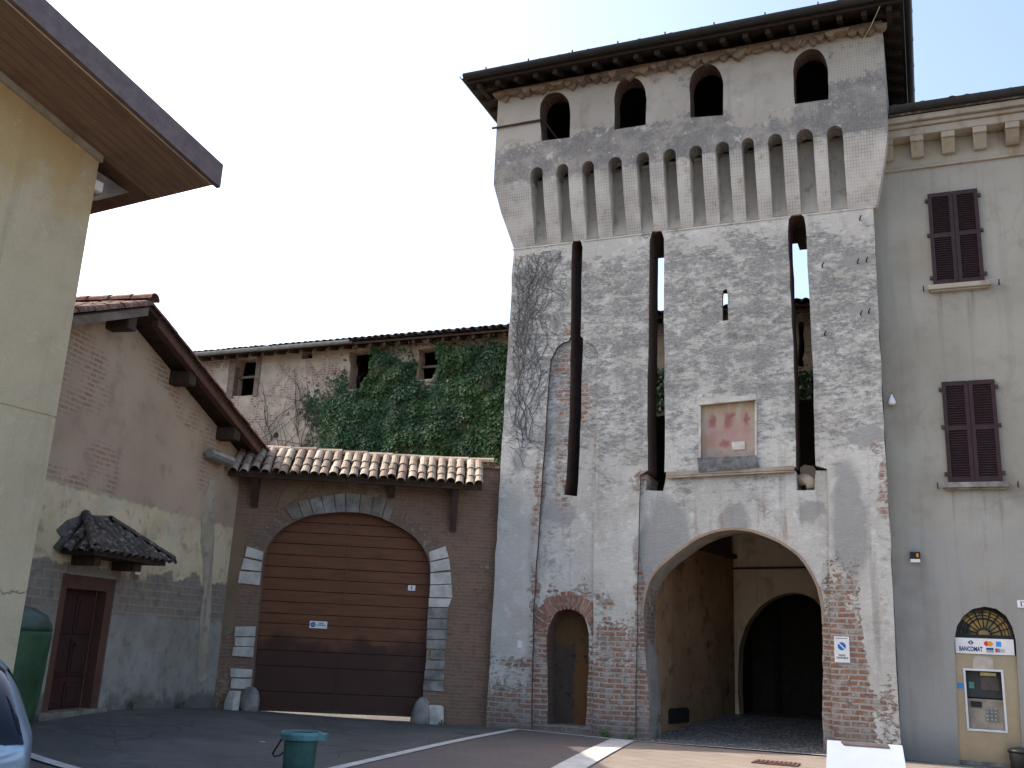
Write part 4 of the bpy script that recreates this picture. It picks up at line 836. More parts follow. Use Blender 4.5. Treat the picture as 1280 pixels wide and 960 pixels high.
b = MB(); b.fbox(RF, xa1 + .021, xa1 + .06, -.05, bz1, -.3, -.10); b.build('side_post', M['gutter'], AT)

# small things on the rendered house
u_, z_ = RF.px(1144, 697); T = thing('alarm_box', 'small dark alarm box with a white lower label on the grey wall beside the tower', 'alarm box', RF.P(u_, z_, .0))
b = MB(); b.fbox(RF, u_ - .08, u_ + .08, z_ - .03, z_ + .09, 0.001, .09); b.build('casing', M['black'], T, bevel=.006)
b = MB(); b.fbox(RF, u_ - .075, u_ + .075, z_ - .085, z_ - .031, 0.001, .085); b.build('label_plate', M['white'], T)
b = MB(); b.fbox(RF, u_ + .02, u_ + .055, z_ + .0, z_ + .06, .0905, .094); b.build('lamp_lens', M['orange'], T)
u_, z_ = RF.px(1115, 501); b = MB(); b.lathe(RF.P(u_, z_ - .09, .07), [(.045, 0), (.07, .03), (.05, .10), (.025, .15), (.012, .19)], 12); tag(b.build('wire_insulator', M['white'], None, True), 'white cone-shaped insulator fixed high on the grey wall next to the tower edge', 'insulator')
def number_plate(F, x, y, s, w_, h_, label, d=.002, size=.1):
    u, z = F.px(x, y, d); T = thing('number_plate', label, 'number plate', F.P(u, z, d)); b = MB(); b.fbox(F, u - w_ / 2, u + w_ / 2, z - h_ / 2, z + h_ / 2, d, d + .012); b.build('plate', M['white'], T, bevel=.003)
    text_obj(s, size, F, u, z, d + .012, M['navy'], T, .002, .002)
number_plate(RF, 1279, 755, '12', .17, .12, 'white house number 12 at the right edge above the cash machine', size=.12)

# black litter bin by the cash machine
bx_, by_ = RF.px(1270, 950)[0] + .06, -.12
T = thing('litter_bin', 'black litter bin at the foot of the cash machine', 'bin', (bx_, by_, zg(bx_, by_)))
zz_ = zg(bx_, by_); b = MB(); b.lathe((bx_, by_, zz_), [(.13, 0), (.16, .02), (.18, .26), (.175, .27)], 20); b.build('body', M['black'], T, True)
b = MB(); b.lathe((bx_, by_, zz_ + .272), [(.19, 0), (.195, .02), (.18, .045), (.10, .07), (.0, .08)], 20); b.build('lid', M['gutter'], T, True)

# ------------------------------------------------------------------ courtyard wall with the big gate
GF = Frame((-7.86, .2, 0), 27)
GX = lambda *p: [GF.px(*q) for q in p]
def gz_(p): s = 350 / 988.0; return (270 + p[0] * s, 590 + p[1] * s)
GW = thing('courtyard_wall', 'brick courtyard wall with a stone-trimmed carriage arch and a row of clay roof tiles', 'wall', GF.P(-2.3, 0, 0))
go = [(134, 870), (126, 800), (132, 700), (143, 560), (156, 440), (163, 350), (170, 302), (184, 258), (214, 218), (264, 182), (330, 155), (400, 145), (460, 142), (520, 146), (590, 165), (650, 195), (700, 230), (735, 275), (752, 320), (755, 400), (749, 520), (740, 680), (729, 800), (700, 905)]
gou = [GF.px(*gz_(p)) for p in go]; gou = gou[:5] + smooth(gou[5:20]) + gou[20:]; gou[0] = (gou[0][0], -.1); gou[-1] = (gou[-2][0] - .01, -.1)
uL = GF.px(262, 800)[0] - .6; uR = .25
ztopL = GF.px(342, 557)[1] - .06; ztopR = GF.px(605, 582)[1] - .06
b = MB(); b.plate(GF, [(uL, -.3), (uR, -.3), (uR, ztopR), (uL, ztopL)], [rough(gou, .012, .15, 3)], -.5, 0); b.build('wall', M['gatebrick'], GW)
def quoin(pts, mat, name, d=.03, seed=0):
    b = MB(); b.prism(GF, rough([GF.px(*gz_(p)) for p in pts], .008, .12, seed), -.06, d); b.build(name, mat, GW, bevel=.008)
sd_ = 0
for pts in ([(110, 262), (168, 282), (163, 312), (103, 298)], [(100, 304), (163, 318), (160, 350), (90, 343)], [(85, 350), (160, 355), (154, 400), (77, 392)], [(70, 546), (141, 545), (138, 579), (66, 579)], [(68, 583), (138, 583), (134, 614), (67, 614)], [(62, 617), (134, 618), (131, 655), (57, 648)], [(52, 692), (129, 697), (126, 725), (52, 723)], [(57, 728), (126, 730), (122, 766), (53, 762)],
            [(750, 283), (810, 262), (822, 300), (755, 315)], [(756, 319), (822, 305), (828, 345), (757, 354)], [(757, 358), (828, 353), (830, 394), (756, 397)], [(755, 401), (831, 397), (833, 444), (752, 442)], [(751, 446), (832, 447), (820, 477), (750, 476)]):
    sd_ += 1; quoin(pts, M['stone'], 'quoin', .035, sd_)
for pts in ([(749, 480), (818, 480), (818, 515), (747, 515)], [(747, 518), (816, 520), (815, 554), (745, 552)], [(745, 556), (814, 557), (813, 589), (743, 590)], [(744, 593), (812, 594), (811, 625), (742, 622)], [(758, 629), (806, 630), (804, 662), (756, 660)], [(740, 665), (808, 666), (806, 697), (738, 695)], [(736, 700), (806, 702), (804, 733), (734, 731)], [(733, 737), (804, 738), (803, 775), (730, 770)]):
    sd_ += 1; quoin(pts, M['greystone'], 'quoin', .025, sd_)
vl = [((235, 118), (272, 170)), ((286, 104), (308, 160)), ((329, 96), (344, 152)), ((371, 86), (384, 146)), ((417, 80), (424, 143)), ((457, 73), (458, 142)), ((511, 78), (505, 144)), ((556, 88), (547, 151)), ((604, 98), (585, 163)), ((628, 122), (612, 176))]
for i in range(len(vl) - 1):
    (o0, i0), (o1, i1) = vl[i], vl[i + 1]; g = 2.0
    quoin([(o0[0] + g, o0[1]), (o1[0] - g, o1[1]), (i1[0] - g * .5, i1[1]), (i0[0] + g * .5, i0[1])], M['brownstone'] if i in (0, 1, 6, 7, 8) else M['greystone'], 'voussoir', .03, 50 + i)
b = MB(); rnd = random.Random(12)      # brick voussoirs in the haunches
def haunch(pin, n, lo, hi):
    P_ = [Vector((*GF.px(*gz_(p)), 0)) for p in pin]; c = Vector((*GF.px(*gz_((458, 330))), 0))
    L = [0]
    for i in range(len(P_) - 1): L.append(L[-1] + (P_[i + 1] - P_[i]).length)
    def at(t):
        t *= L[-1]
        for i in range(len(P_) - 1):
            if t <= L[i + 1]: return P_[i].lerp(P_[i + 1], (t - L[i]) / (L[i + 1] - L[i]))
        return P_[-1]
    for k in range(n):
        a, c2 = at(k / n), at((k + .78) / n); h = rnd.uniform(lo, hi); da = (a - c).normalized() * h; dc = (c2 - c).normalized() * h
        b.prism(GF, [(a.x, a.y), (c2.x, c2.y), ((c2 + dc).x, (c2 + dc).y), ((a + da).x, (a + da).y)], -.05, .004 + rnd.uniform(0, .008))
haunch([(172, 294), (186, 255), (214, 216), (264, 180), (272, 172)], 13, .26, .30); haunch([(616, 178), (650, 193), (700, 228), (735, 272), (748, 288)], 14, .26, .30)
b.build('brick_voussoirs', tile_mat('arch_brick_dark', (.19, .125, .09), (.16, .11, .085), (.21, .155, .115), .4), GW)
# little tiled roof
de, zeL, zeR = .52, GF.px(288, 583, .52)[1], GF.px(604, 606, .52)[1]
ze = (zeL + zeR) / 2; zri = (ztopL + ztopR) / 2 + .06; drg = -.12
u0r, u1r = GF.px(272, 582, .5)[0] - .1, GF.px(603, 600, .5)[0]
rnd = random.Random(77)
b = MB(); b.hexa([GF.P(u0r, ze - .06, de - .03), GF.P(u1r, ze - .06, de - .03), GF.P(u1r, zri - .09, drg), GF.P(u0r, zri - .09, drg), GF.P(u0r, ze - .03, de - .03), GF.P(u1r, ze - .03, de - .03), GF.P(u1r, zri - .06, drg), GF.P(u0r, zri - .06, drg)])
b.fbox(GF, u0r, u1r, ze - .14, ze - .062, de - .12, de - .05); b.build('eave_board', M['beam'], GW)
b = MB(); tile_field(b, GF, u0r + .08, u1r - .06, de + .03, ze - .015, drg + .06, zri - .02, .188, 3, rnd, .088, .05, .014); b.build('roof_tiles', M['tile'], GW)
b = MB(); k_ = 10                      # ridge tiles, lying along the wall, and the flat coping beyond the roof's end
for i in range(k_):
    ua = u0r + .3 + (u1r - u0r - .1) * i / k_; A = GF.P(ua, zri + rnd.uniform(.0, .02), drg - .06); half_tile(b, A, GF.u * 1.0 + Vector((0, 0, rnd.uniform(-.03, .03))), Vector((0, 0, 1)), (u1r - u0r) / k_ + .03, .10, .115)
b.build('ridge_tiles', M['tile'], GW)
b = MB()
for i in range(3): half_tile(b, GF.P(u1r + .05 + i * .12, ztopR + .11, -.25), GF.n * 1.0 - Vector((0, 0, .15)), Vector((0, 0, 1)), .33, .07, .08)
b.fbox(GF, u1r + .02, uR - .1, ztopR + .001, ztopR + .05, -.5, .06); b.build('coping', M['redtile'], GW)
for (x, y0, y1) in ((318, 598, 634), (566, 618, 664), (489, 600, 622)):
    b = MB(); ua, za = GF.px(x, y1, .03); _, zb_ = GF.px(x, y0, .03)
    b.hexa([GF.P(ua - .06, za, .06), GF.P(ua + .06, za, .06), GF.P(ua + .06, za, .002), GF.P(ua - .06, za, .002), GF.P(ua - .06, zb_ + .1, .40), GF.P(ua + .06, zb_ + .1, .40), GF.P(ua + .06, zb_ + .1, .002), GF.P(ua - .06, zb_ + .1, .002)]); b.build('brace', M['beam'], GW)
b = MB(); b.prism(GF, rough(GX((345, 640), (352, 618), (372, 600), (392, 598), (380, 616), (362, 630)), .03, .12, 5), -.01, .02); b.prism(GF, rough(GX((465, 592), (496, 596), (492, 612), (478, 616)), .03, .12, 6), -.01, .02); b.prism(GF, rough(GX((404, 597), (424, 598), (420, 615), (404, 615)), .02, .12, 7), -.01, .02)
b.prism(GF, rough(GX((258, 660), (266, 600), (276, 592), (280, 640), (272, 700), (262, 700)), .03, .12, 8), -.01, .014)
b.prism(GF, rough(GX((270, 690), (300, 640), (306, 670), (300, 740), (292, 790), (268, 800)), .04, .1, 9), -.01, .016)
b.build('plaster_remnant', stucco('ochre_remnant', (.24, .175, .105), (.19, .135, .08), (.10, .07, .05), .6), GW)

# the gate leaves
WG = thing('plank_gate', 'large closed gate of brown horizontal planks under a round brick and stone arch', 'gate', GF.P(GF.px(430, 905)[0], .05, -.2))
qg = GF.P(GF.px(420, 900)[0], 0, -.2); zgap = zg(qg.x, qg.y) + .05
us = GF.px(*gz_((448, 500)), -.2)[0]
gp = [GF.px(*gz_(p), -.2) for p in go]; umin, umax = min(p[0] for p in gp) - .1, max(p[0] for p in gp) + .1; zmax = max(p[1] for p in gp) + .1
pl_y = [870, 785, 695, 640, 592, 545, 510, 468, 428, 385, 345, 302, 262, 222, 185, 130]     # plank joints (zoom pixels at mid gate)
zj = [zgap] + [GF.px(*gz_((455, y)), -.2)[1] for y in pl_y[1:]] + [zmax]
for (ua, ub, nm) in ((umin, us - .006, 'gate_leaf'), (us + .006, umax, 'gate_leaf')):
    b = MB()
    for i in range(len(zj) - 1): b.fbox(GF, ua, ub, zj[i] + .007, zj[i + 1] - .004, -.27, -.2 - .003 * (i % 2))
    b.fbox(GF, ua, ub, zj[0] + .02, zj[-1], -.30, -.271)
    b.build(nm, M['gatewood'], WG, bevel=.004)
b = MB(); b.fbox(GF, us - .02, us + .02, zgap + .01, zmax, -.199, -.188); b.build('cover_strip', M['gatewood'], WG)
gd = -.196
u, z = GF.px(398, 781, gd); T = thing('gate_notice', 'small white notice with a blue round symbol on the left leaf of the plank gate', 'notice', GF.P(u, z, gd))
b = MB(); b.fbox(GF, u - .17, u + .17, z - .068, z + .068, gd, gd + .008); b.build('plate', M['white'], T, bevel=.004)
b = MB(); disc(b, GF, u - .105, z, .05, gd + .008, gd + .010); b.build('symbol', M['navy'], T); b = MB(); disc(b, GF, u - .105, z, .035, gd + .0101, gd + .0115, mi=0); b.prism(GF, [(u - .135, z + .022), (u - .127, z + .030), (u - .075, z - .022), (u - .083, z - .030)], gd + .0116, gd + .0125, 1); b.build('symbol_face', [M['ltblue'], M['red']], T)
text_obj('PASSO\nCARRABILE', .036, GF, u + .055, z + .012, gd + .008, M['navy'], T, .001, .0008)
number_plate(GF, 514.5, 735, '5', .145, .105, 'white house number 5 on the right leaf of the plank gate', gd, .085)
# guard stones at the gate
def boulder(name, label, u, d, h, r, mat, lean=0.0, sq=1.0, seed=1):
    P_ = GF.P(u, 0, d); z0 = zg(P_.x, P_.y) - .08; b = MB(); prof = [(r * 1.0, 0), (r * 1.02, h * .3), (r * .95, h * .6), (r * .75, h * .85), (r * .45, h * .97), (0.0, h)] if sq > .5 else [(r, 0), (r * .98, h * .5), (r * .92, h * .93), (r * .8, h), (0, h)]
    b.lathe((P_.x, P_.y, z0), prof, 14 if sq > .5 else 6, sx=1, sy=.8)
    for i, v in enumerate(b.v):
        n_ = mnoise.noise(Vector(v) * 4 + Vector((seed * 7, 0, 0))) * .04; b.v[i] = (v[0] + n_ + lean * (v[2] - z0), v[1] + n_, v[2])
    tag(b.build(name, mat, None, sq > .5, bevel=0 if sq > .5 else .012), label, 'guard stone', 'guard stones at the gate')
u = GF.px(312, 890)[0]; boulder('guard_stone', 'dark rounded guard stone at the left foot of the plank gate', u, .06, .52, .18, M['greystone'], .0, 1, 1)
u = GF.px(290, 885)[0]; boulder('guard_stone', 'pale blocky guard stone left of the plank gate, beside a dark round one', u, .10, .42, .17, M['stone'], .1, 0, 2)
u = GF.px(527, 897)[0]; boulder('guard_stone', 'dark rounded guard stone at the right foot of the plank gate', u, .06, .56, .20, M['greystone'], .0, 1, 3)
u = GF.px(545, 898)[0]; boulder('guard_stone', 'pale blocky guard stone right of the plank gate, beside a dark round one', u, .10, .42, .17, M['stone'], -.06, 0, 4)

# ------------------------------------------------------------------ left house (number 4)
HF = Frame((-12.523, -2.176, 0), 100)
HX = lambda *p: [HF.px(*q) for q in p]
LH = thing('gabled_house', 'old gabled house with patched pinkish plaster, exposed bricks and a dark red door', 'house', HF.P(-4, 0, 0))
ap = HF.px(189, 374, .42); rl = HF.px(331, 557, .42); ll = HF.px(84, 384, .42); ap, rl, ll = [(a_, c_ - .27) for a_, c_ in (ap, rl, ll)]
sR = (ap[1] - rl[1]) / (rl[0] - ap[0]); sL = (ap[1] - ll[1]) / (ap[0] - ll[0])
uR2 = .9; uL2 = ap[0] - 5.2
dr_ = HX((128, 884), (140, 728), (76, 712), (56, 884)); dr_ = [(u, max(z, .2)) for u, z in dr_]
du0, du1, dzt = (dr_[2][0] + dr_[3][0]) / 2, (dr_[0][0] + dr_[1][0]) / 2, (dr_[1][1] + dr_[2][1]) / 2
zfl = zg(*HF.P((du0 + du1) / 2, 0)[:2])
zl_ = lambda u: ap[1] - (sR * (u - ap[0]) if u > ap[0] else sL * (ap[0] - u))
M['house'] = house_mat()
b = MB(); b.plate(HF, rough([(uL2, -.2), (uR2, -.2), (uR2, zl_(uR2)), ap, (uL2, zl_(uL2))], .008, .5, 3), [[(du0, zfl - .05), (du1, zfl - .05), (du1, dzt), (du0, dzt)]], -.45, 0)
b.hexa([HF.P(uR2 - .4, -.2, -.451), HF.P(uR2, -.2, -.451), HF.P(uR2, -.2, -9), HF.P(uR2 - .4, -.2, -9), HF.P(uR2 - .4, zl_(uR2), -.451), HF.P(uR2, zl_(uR2), -.451), HF.P(uR2, zl_(uR2), -9), HF.P(uR2 - .4, zl_(uR2), -9)])
b.hexa([HF.P(uL2, -.2, -.451), HF.P(uL2 + .4, -.2, -.451), HF.P(uL2 + .4, -.2, -9), HF.P(uL2, -.2, -9), HF.P(uL2, zl_(uL2), -.451), HF.P(uL2 + .4, zl_(uL2), -.451), HF.P(uL2 + .4, zl_(uL2), -9), HF.P(uL2, zl_(uL2), -9)])
b.build('wall', M['house'], LH)
ov = .42; rnd = random.Random(31)
def roof_slab(b, u0, z0, u1, z1, d0, d1, th, lift=0.0):
    b.hexa([HF.P(u0, z0 + lift, d1), HF.P(u1, z1 + lift, d1), HF.P(u1, z1 + lift, d0), HF.P(u0, z0 + lift, d0), HF.P(u0, z0 + lift + th, d1), HF.P(u1, z1 + lift + th, d1), HF.P(u1, z1 + lift + th, d0), HF.P(u0, z0 + lift + th, d0)])
ue = rl[0] + .12
zeR_ = ap[1] - sR * (ue - ap[0]); zeL_ = ap[1] - sL * (ap[0] - uL2 + .5)
b = MB(); roof_slab(b, ap[0], ap[1], ue, zeR_, -9, ov, .05, .10); roof_slab(b, ap[0] - .002, ap[1], uL2 - .5, zeL_, -9, ov, .05, .10); b.build('roof_boards', M['beam'], LH)
b = MB(); roof_slab(b, ap[0] + .25, ap[1] - .25 * sR, ue, zeR_, ov - .10, ov + .02, .10, -.02); b.build('barge_rafter', M['frame_red'], LH)
b = MB(); roof_slab(b, ap[0] - .05, ap[1], uL2 - .5, zeL_, ov - .08, ov + .02, .14, -.03); b.build('barge_board', M['greybeam'], LH)
for (x, y) in ((156, 402), (232, 474), (288, 548)):
    u, z = HF.px(x, y, .25); z = zl_(u) - .10; b = MB(); b.fbox(HF, u - .11, u + .11, z - .12, z + .12, -.3, ov - .02); b.build('purlin', M['beam'], LH, bevel=.02)
b = MB()
def field_uv(b, u0, z0, u1, z1, d0, d1, step, seg, r):
    """courses of barrel tiles whose channels run down the slope from (u0,z0) to (u1,z1)"""
    n_ = int(abs(d1 - d0) / step); A0 = HF.P(u0, z0, 0); B0 = HF.P(u1, z1, 0); ax_ = (B0 - A0); L = ax_.length; ax_.normalize(); up_ = HF.n.cross(ax_); up_ = up_ if up_.z > 0 else -up_; m_ = int(L / seg)
    for i in range(n_):
        d = d0 + (d1 - d0) * i / n_
        for j in range(m_): half_tile(b, A0 + HF.n * (d + rnd.uniform(-.012, .012)) + ax_ * (L * j / m_) + up_ * (.01 + .012 * rnd.random()), ax_ + HF.n * rnd.uniform(-.03, .03), up_, L / m_ + .06, r * .9, r * 1.04)
field_uv(b, ap[0], ap[1] + .16, ue + .05, zeR_ + .16, ov - .02, -3.2, .2, .36, .10); field_uv(b, ap[0], ap[1] + .16, uL2 - .5, zeL_ + .16, ov - .02, -3.2, .2, .36, .10)
for i in range(9): half_tile(b, HF.P(ap[0], ap[1] + .25, ov + .08 - i * .4), -HF.n, Vector((0, 0, 1)), .44, .13, .11)
b.build('roof_tiles', M['redtile'], LH)
# door, frame and tiled hood
b = MB(); b.fbox(HF, du0 - .02, du0 + .17, zfl, dzt, -.2, -.02); b.fbox(HF, du1 - .17, du1 + .02, zfl, dzt, -.2, -.02); b.fbox(HF, du0 + .171, du1 - .171, dzt - .2, dzt + .01, -.2, -.02); b.build('door_frame', M['frame_red'], LH, bevel=.008)
b = MB(); um_ = (du0 + du1) / 2
b.fbox(HF, du0 + .171, du1 - .171, zfl + .02, dzt - .2, -.26, -.2)
dh = dzt - .2 - zfl
for (pa, pb) in ((du0 + .22, um_ - .03), (um_ + .03, du1 - .22)):
    for (za, zb2) in ((.06, .26), (.30, .60), (.64, .95)):
        b.fbox(HF, pa, pb, zfl + dh * za, zfl + dh * zb2, -.199, -.18)
        b.fbox(HF, pa + .05, pb - .05, zfl + dh * za + .05, zfl + dh * zb2 - .05, -.179, -.165)
door = b.build('door', M['door_red'], LH, bevel=.01)
b = MB(); b.tube([HF.P(um_ + .06, zfl + 1.0, -.164), HF.P(um_ + .06, zfl + 1.0, -.12), HF.P(um_ + .16, zfl + 1.0, -.12)], .012, 6); b.build('door_handle', M['iron'], door)
b = MB(); b.fbox(HF, du0 - .15, du1 + .1, zfl - .05, zfl + .07, -.2, .10); b.build('doorstep', M['brownstone'], LH, bevel=.02)
hL, hR = HF.px(52, 678, .55), HF.px(203, 690, .45); hap = HF.px(104, 642, .05); hap2 = HF.px(140, 643, .02)
hz0 = (HF.px(60, 680, .6)[1] + HF.px(190, 697, .6)[1]) / 2; hd = .62; hu0, hu1 = du0 - .22, du1 + .46
hzt = hz0 + .50; hm0, hm1 = hu0 + .45, hu1 - .95
b = MB(); base = [HF.P(hu0, hz0, hd), HF.P(hu1, hz0, hd), HF.P(hu1, hz0, .001), HF.P(hu0, hz0, .001)]; top = [HF.P(hm0, hzt, .06), HF.P(hm1, hzt, .06), HF.P(hm1, hzt, .001), HF.P(hm0, hzt, .001)]
b.hexa(base + top); hood = b.build('door_hood', M['beam'], LH)
b = MB(); rnd = random.Random(8)
def tri_field(b, e0, e1, t0, t1, step, rows, r):
    e0, e1, t0, t1 = map(Vector, (e0, e1, t0, t1)); L = (e1 - e0).length; n_ = int(L / step); nrm = (e1 - e0).cross(t0 - e0).normalized(); nrm = nrm if nrm.z > 0 else -nrm
    dn = ((e0 + e1) / 2 - (t0 + t1) / 2); eu = (e1 - e0).normalized(); dn = (dn - eu * dn.dot(eu)).normalized()
    H = (e0 - t0).dot(dn); a0 = (t0 - e0).dot(eu); a1 = L + (t1 - e1).dot(eu)
    for i in range(n_ + 1):
        u = L * i / n_
        hmax = H if a0 <= u <= a1 else (H * u / a0 if u < a0 else H * (L - u) / max(1e-6, L - a1))
        k_ = max(1, round(hmax / .30))
        for j in range(k_):
            q0 = hmax - (hmax / k_) * j; half_tile(b, e0 + eu * (u + rnd.uniform(-.015, .015)) - dn * q0 + nrm * (.012 + .01 * rnd.random()), dn + eu * rnd.uniform(-.04, .04), nrm, hmax / k_ + .06, r * .9, r)
tri_field(b, base[0], base[1], top[0], top[1], .17, 3, .08); tri_field(b, base[1], base[2], top[1], top[2], .17, 3, .08); tri_field(b, base[3], base[0], top[3], top[0], .17, 3, .08)
for (p, q) in ((top[0], base[0]), (top[1], base[1])):
    for j in range(3): A = Vector(p).lerp(Vector(q), j / 3); half_tile(b, A + Vector((0, 0, .06)), Vector(q) - Vector(p), Vector((0, 0, 1)), (Vector(q) - Vector(p)).length / 3 + .06, .075, .085)
b.build('hood_tiles', M['darktile'], hood)
b = MB(); b.fbox(HF, hu0 + .05, hu1 - .05, hz0 - .07, hz0 - .002, .04, hd - .05); b.fbox(HF, hu1 - .65, hu1 - .45, hz0 - .2, hz0 - .071, .001, .4); b.fbox(HF, hu0 + .35, hu0 + .5, hz0 - .2, hz0 - .071, .001, .4); b.build('hood_beam', M['beam'], hood)
b = MB(); b.prism(HF, rough(HX((70, 662), (84, 650), (104, 643), (140, 645), (165, 664), (186, 686), (170, 690), (120, 672), (78, 674)), .03, .1, 6), -.01, .03); b.build('mortar_flashing', simple('sooty_mortar', (.12, .11, .10), .9, 0, .3), hood)
number_plate(HF, 172, 713, '4', .15, .14, 'small white house number 4 on the cream plaster beside the dark red door', .002, .11)
b = MB(); b.prism(HF, rough(HX((250, 650), (262, 600), (268, 600), (266, 700), (262, 780), (256, 850), (246, 855), (248, 790), (254, 740), (253, 700)), .05, .10, 9), -.02, .012); b.build('plaster_strip', stucco('strip_plaster', (.44, .38, .29), (.34, .28, .2), (.2, .16, .12), .9, 3), LH)
u, z = HF.px(263, 770); 
u, z = GF.px(264, 771); b = MB(); b.lathe(GF.P(u, z, .03), [(0, -.05), (.04, -.045), (.05, 0), (.04, .045), (0, .05)], 10); tag(b.build('door_bell', M['zinc'], None, True), 'small round metal bell push where the house meets the courtyard wall', 'door bell')
# zinc valley gutter end between the house and the gate roof
b = MB(); p = HF.P(*HF.px(285, 573, .25), .25); b.tube([HF.P(HF.px(262, 566, .15)[0], HF.px(262, 566, .15)[1], .15), HF.P(HF.px(288, 577, .2)[0], HF.px(288, 577, .2)[1], .2)], [.09, .11], 8); b.build('valley_gutter', M['zinc'], LH)

# ------------------------------------------------------------------ near beige house at the left edge
NK = Vector((-9.68, -9.33, 0)); NF = Frame(NK, 84)
NH = thing('beige_house', 'plain beige rendered house with a broad boarded roof overhang, nearest on the left', 'house', (-11.5, -12, 0))
A = NF.px(125, 195); B = NF.px(0, 92); sl = (A[1] - B[1]) / (A[0] - B[0])     # dz/du, negative towards +u
zr_ = lambda u: A[1] + sl * (u - A[0])
uN = -9.0; uE = A[0]
zj0 = NF.px(30, 512)[1]
b = MB(); b.plate(NF, [(uN, -.3), (uE, -.3), (uE, zj0 - .012), (uN, zj0 - .012)], [], -.35, 0); b.plate(NF, [(uN, zj0 + .012), (uE, zj0 + .012), (uE, zr_(uE)), (uN, zr_(uN))], [], -.35, 0)
b.plate(NF, [(uN, zj0 - .012), (uE - .01, zj0 - .012), (uE - .01, zj0 + .012), (uN, zj0 + .012)], [], -.35, -.012)
b.hexa([NF.P(uE - .35, -.3, -.351), NF.P(uE, -.3, -.351), NF.P(uE, -.3, -8), NF.P(uE - .35, -.3, -8), NF.P(uE - .35, zr_(uE), -.351), NF.P(uE, zr_(uE), -.351), NF.P(uE, zr_(uE), -8), NF.P(uE - .35, zr_(uE), -8)])
b.hexa([NF.P(uN, -.3, -.351), NF.P(uN + .35, -.3, -.351), NF.P(uN + .35, -.3, -8), NF.P(uN, -.3, -8), NF.P(uN, zr_(uN), -.351), NF.P(uN + .35, zr_(uN), -.351), NF.P(uN + .35, zr_(uN), -8), NF.P(uN, zr_(uN), -8)])
b.build('wall', M['beige'], NH)
ovd, ovu = 1.2, .92
def nslab(u0, u1, d0, d1, l0, l1): 
    b = MB(); b.hexa([NF.P(u0, zr_(u0) + l0, d1), NF.P(u1, zr_(u1) + l0, d1), NF.P(u1, zr_(u1) + l0, d0), NF.P(u0, zr_(u0) + l0, d0), NF.P(u0, zr_(u0) + l1, d1), NF.P(u1, zr_(u1) + l1, d1), NF.P(u1, zr_(u1) + l1, d0), NF.P(u0, zr_(u0) + l1, d0)]); return b
def soffit_mat():
    k = NM('boarded_soffit'); fr_ = k.vm('DOT_PRODUCT', k.co, tuple(NF.n)); 
    x = k.n('ShaderNodeVectorMath', operation='DOT_PRODUCT'); k.put(x.inputs[0], k.co); x.inputs[1].default_value = tuple(NF.n); q = x.outputs['Value']
    n = k.noise(7, 7, .6, k.sc(k.co, (1.4, .15, .3))); c = k.mix(k.mr(n, .3, .7), (.27, .175, .12), (.20, .13, .09)); c = k.mix(k.mr(k.noise(2, 5), .5, .75, 0, .5), c, (.14, .09, .07))
    g = k.mr(k.m('PINGPONG', q, .075), .0, .008, 1, 0); c = k.mix(k.m('MULTIPLY', g, .75), c, (.045, .03, .022)); return k.done(c, k.bump(k.m('MULTIPLY', g, -1), .5, .01), .8)
nslab(-3.2, uE + ovu, .002, ovd - .04, .0, .03).build('soffit', soffit_mat(), NH)
nslab(uN, -3.203, .002, ovd - .04, .0, .03).build('soffit', M['soffit'], NH)
nslab(uN, uE + ovu, -8, .0, .002, .03).build('roof_deck', M['soffit'], NH)
nslab(uN, uE + ovu + .03, -8, ovd - .045, .032, .24).build('roof_slab', M['redtile'], NH)
nslab(uN, uE + ovu + .04, ovd - .04, ovd + .03, -.03, .30).build('fascia', M['fascia'], NH)
nslab(uN, uE + ovu - .02, ovd - .075, ovd - .042, -.022, -.001).build('drip_bead', M['creamin'], NH)
nslab(uN, uE + .02, .001, .05, -.09, -.002).build('wall_bead', M['cornice'], NH)
b = MB(); zz = zr_(uE + ovu) + .05; gutter_run(b, NF.P(uE + ovu + .09, zz, -8), NF.P(uE + ovu + .09, zz, ovd - 2.8), .085); b.build('gutter', M['fascia'], NH)
zz = zr_(uE) - .02
b = MB(); b.hexa([NF.P(uE + .01, zz - .42, -.75), NF.P(uE + .20, zz - .42, -.75), NF.P(uE + .20, zz - .42, -.12), NF.P(uE + .01, zz - .42, -.12), NF.P(uE + .01, zz - .12, -.75), NF.P(uE + .62, zz - .20, -.75), NF.P(uE + .62, zz - .20, -.12), NF.P(uE + .01, zz - .12, -.12)]); b.build('eave_corbel', M['zinc'], NH)
b = MB(); b.fbox(NF, uE + .01, uE + .14, zz - .44, zz - .30, -.119, -.02); b.build('cable_box', M['white'], NH, bevel=.01)

# ------------------------------------------------------------------ ivy-covered building behind
IY = 7.5; IF = Frame((0, IY, 0), 0)
IX = lambda *p: [IF.px(*q) for q in p]
IV = thing('ruined_building', 'half-ruined brick building behind the courtyard wall, its right side smothered in ivy', 'building', (-12, IY, 0))
ze_ = IF.px(440, 430)[1] - .04; zi_top = ze_ - .02
iw = [IX((290, 495), (296, 449), (322, 447), (317, 494)), IX((437, 487), (437, 440), (467, 436), (462, 470), (452, 486)), IX((522, 475), (523, 436), (550, 432), (548, 458), (540, 474)), IX((997, 458), (997, 402), (1004, 402), (1005, 458))]
vent = IX((377, 449), (377, 440), (390, 440), (390, 448))
b = MB(); b.plate(IF, [(-27, -.3), (1.5, -.3), (1.5, zi_top), (-27, zi_top)], [rough(w_, .05, .2, 3 + i) for i, w_ in enumerate(iw)] + [rough(vent, .02, .1, 2)], -.45, 0)
b.box(-27, 1.5, IY + 5.6, IY + 6, -.3, zi_top); b.box(-27, -26.6, IY + .451, IY + 5.59, -.3, zi_top); b.box(1.1, 1.5, IY + .451, IY + 5.59, -.3, zi_top); b.build('wall', M['ivywall'], IV)
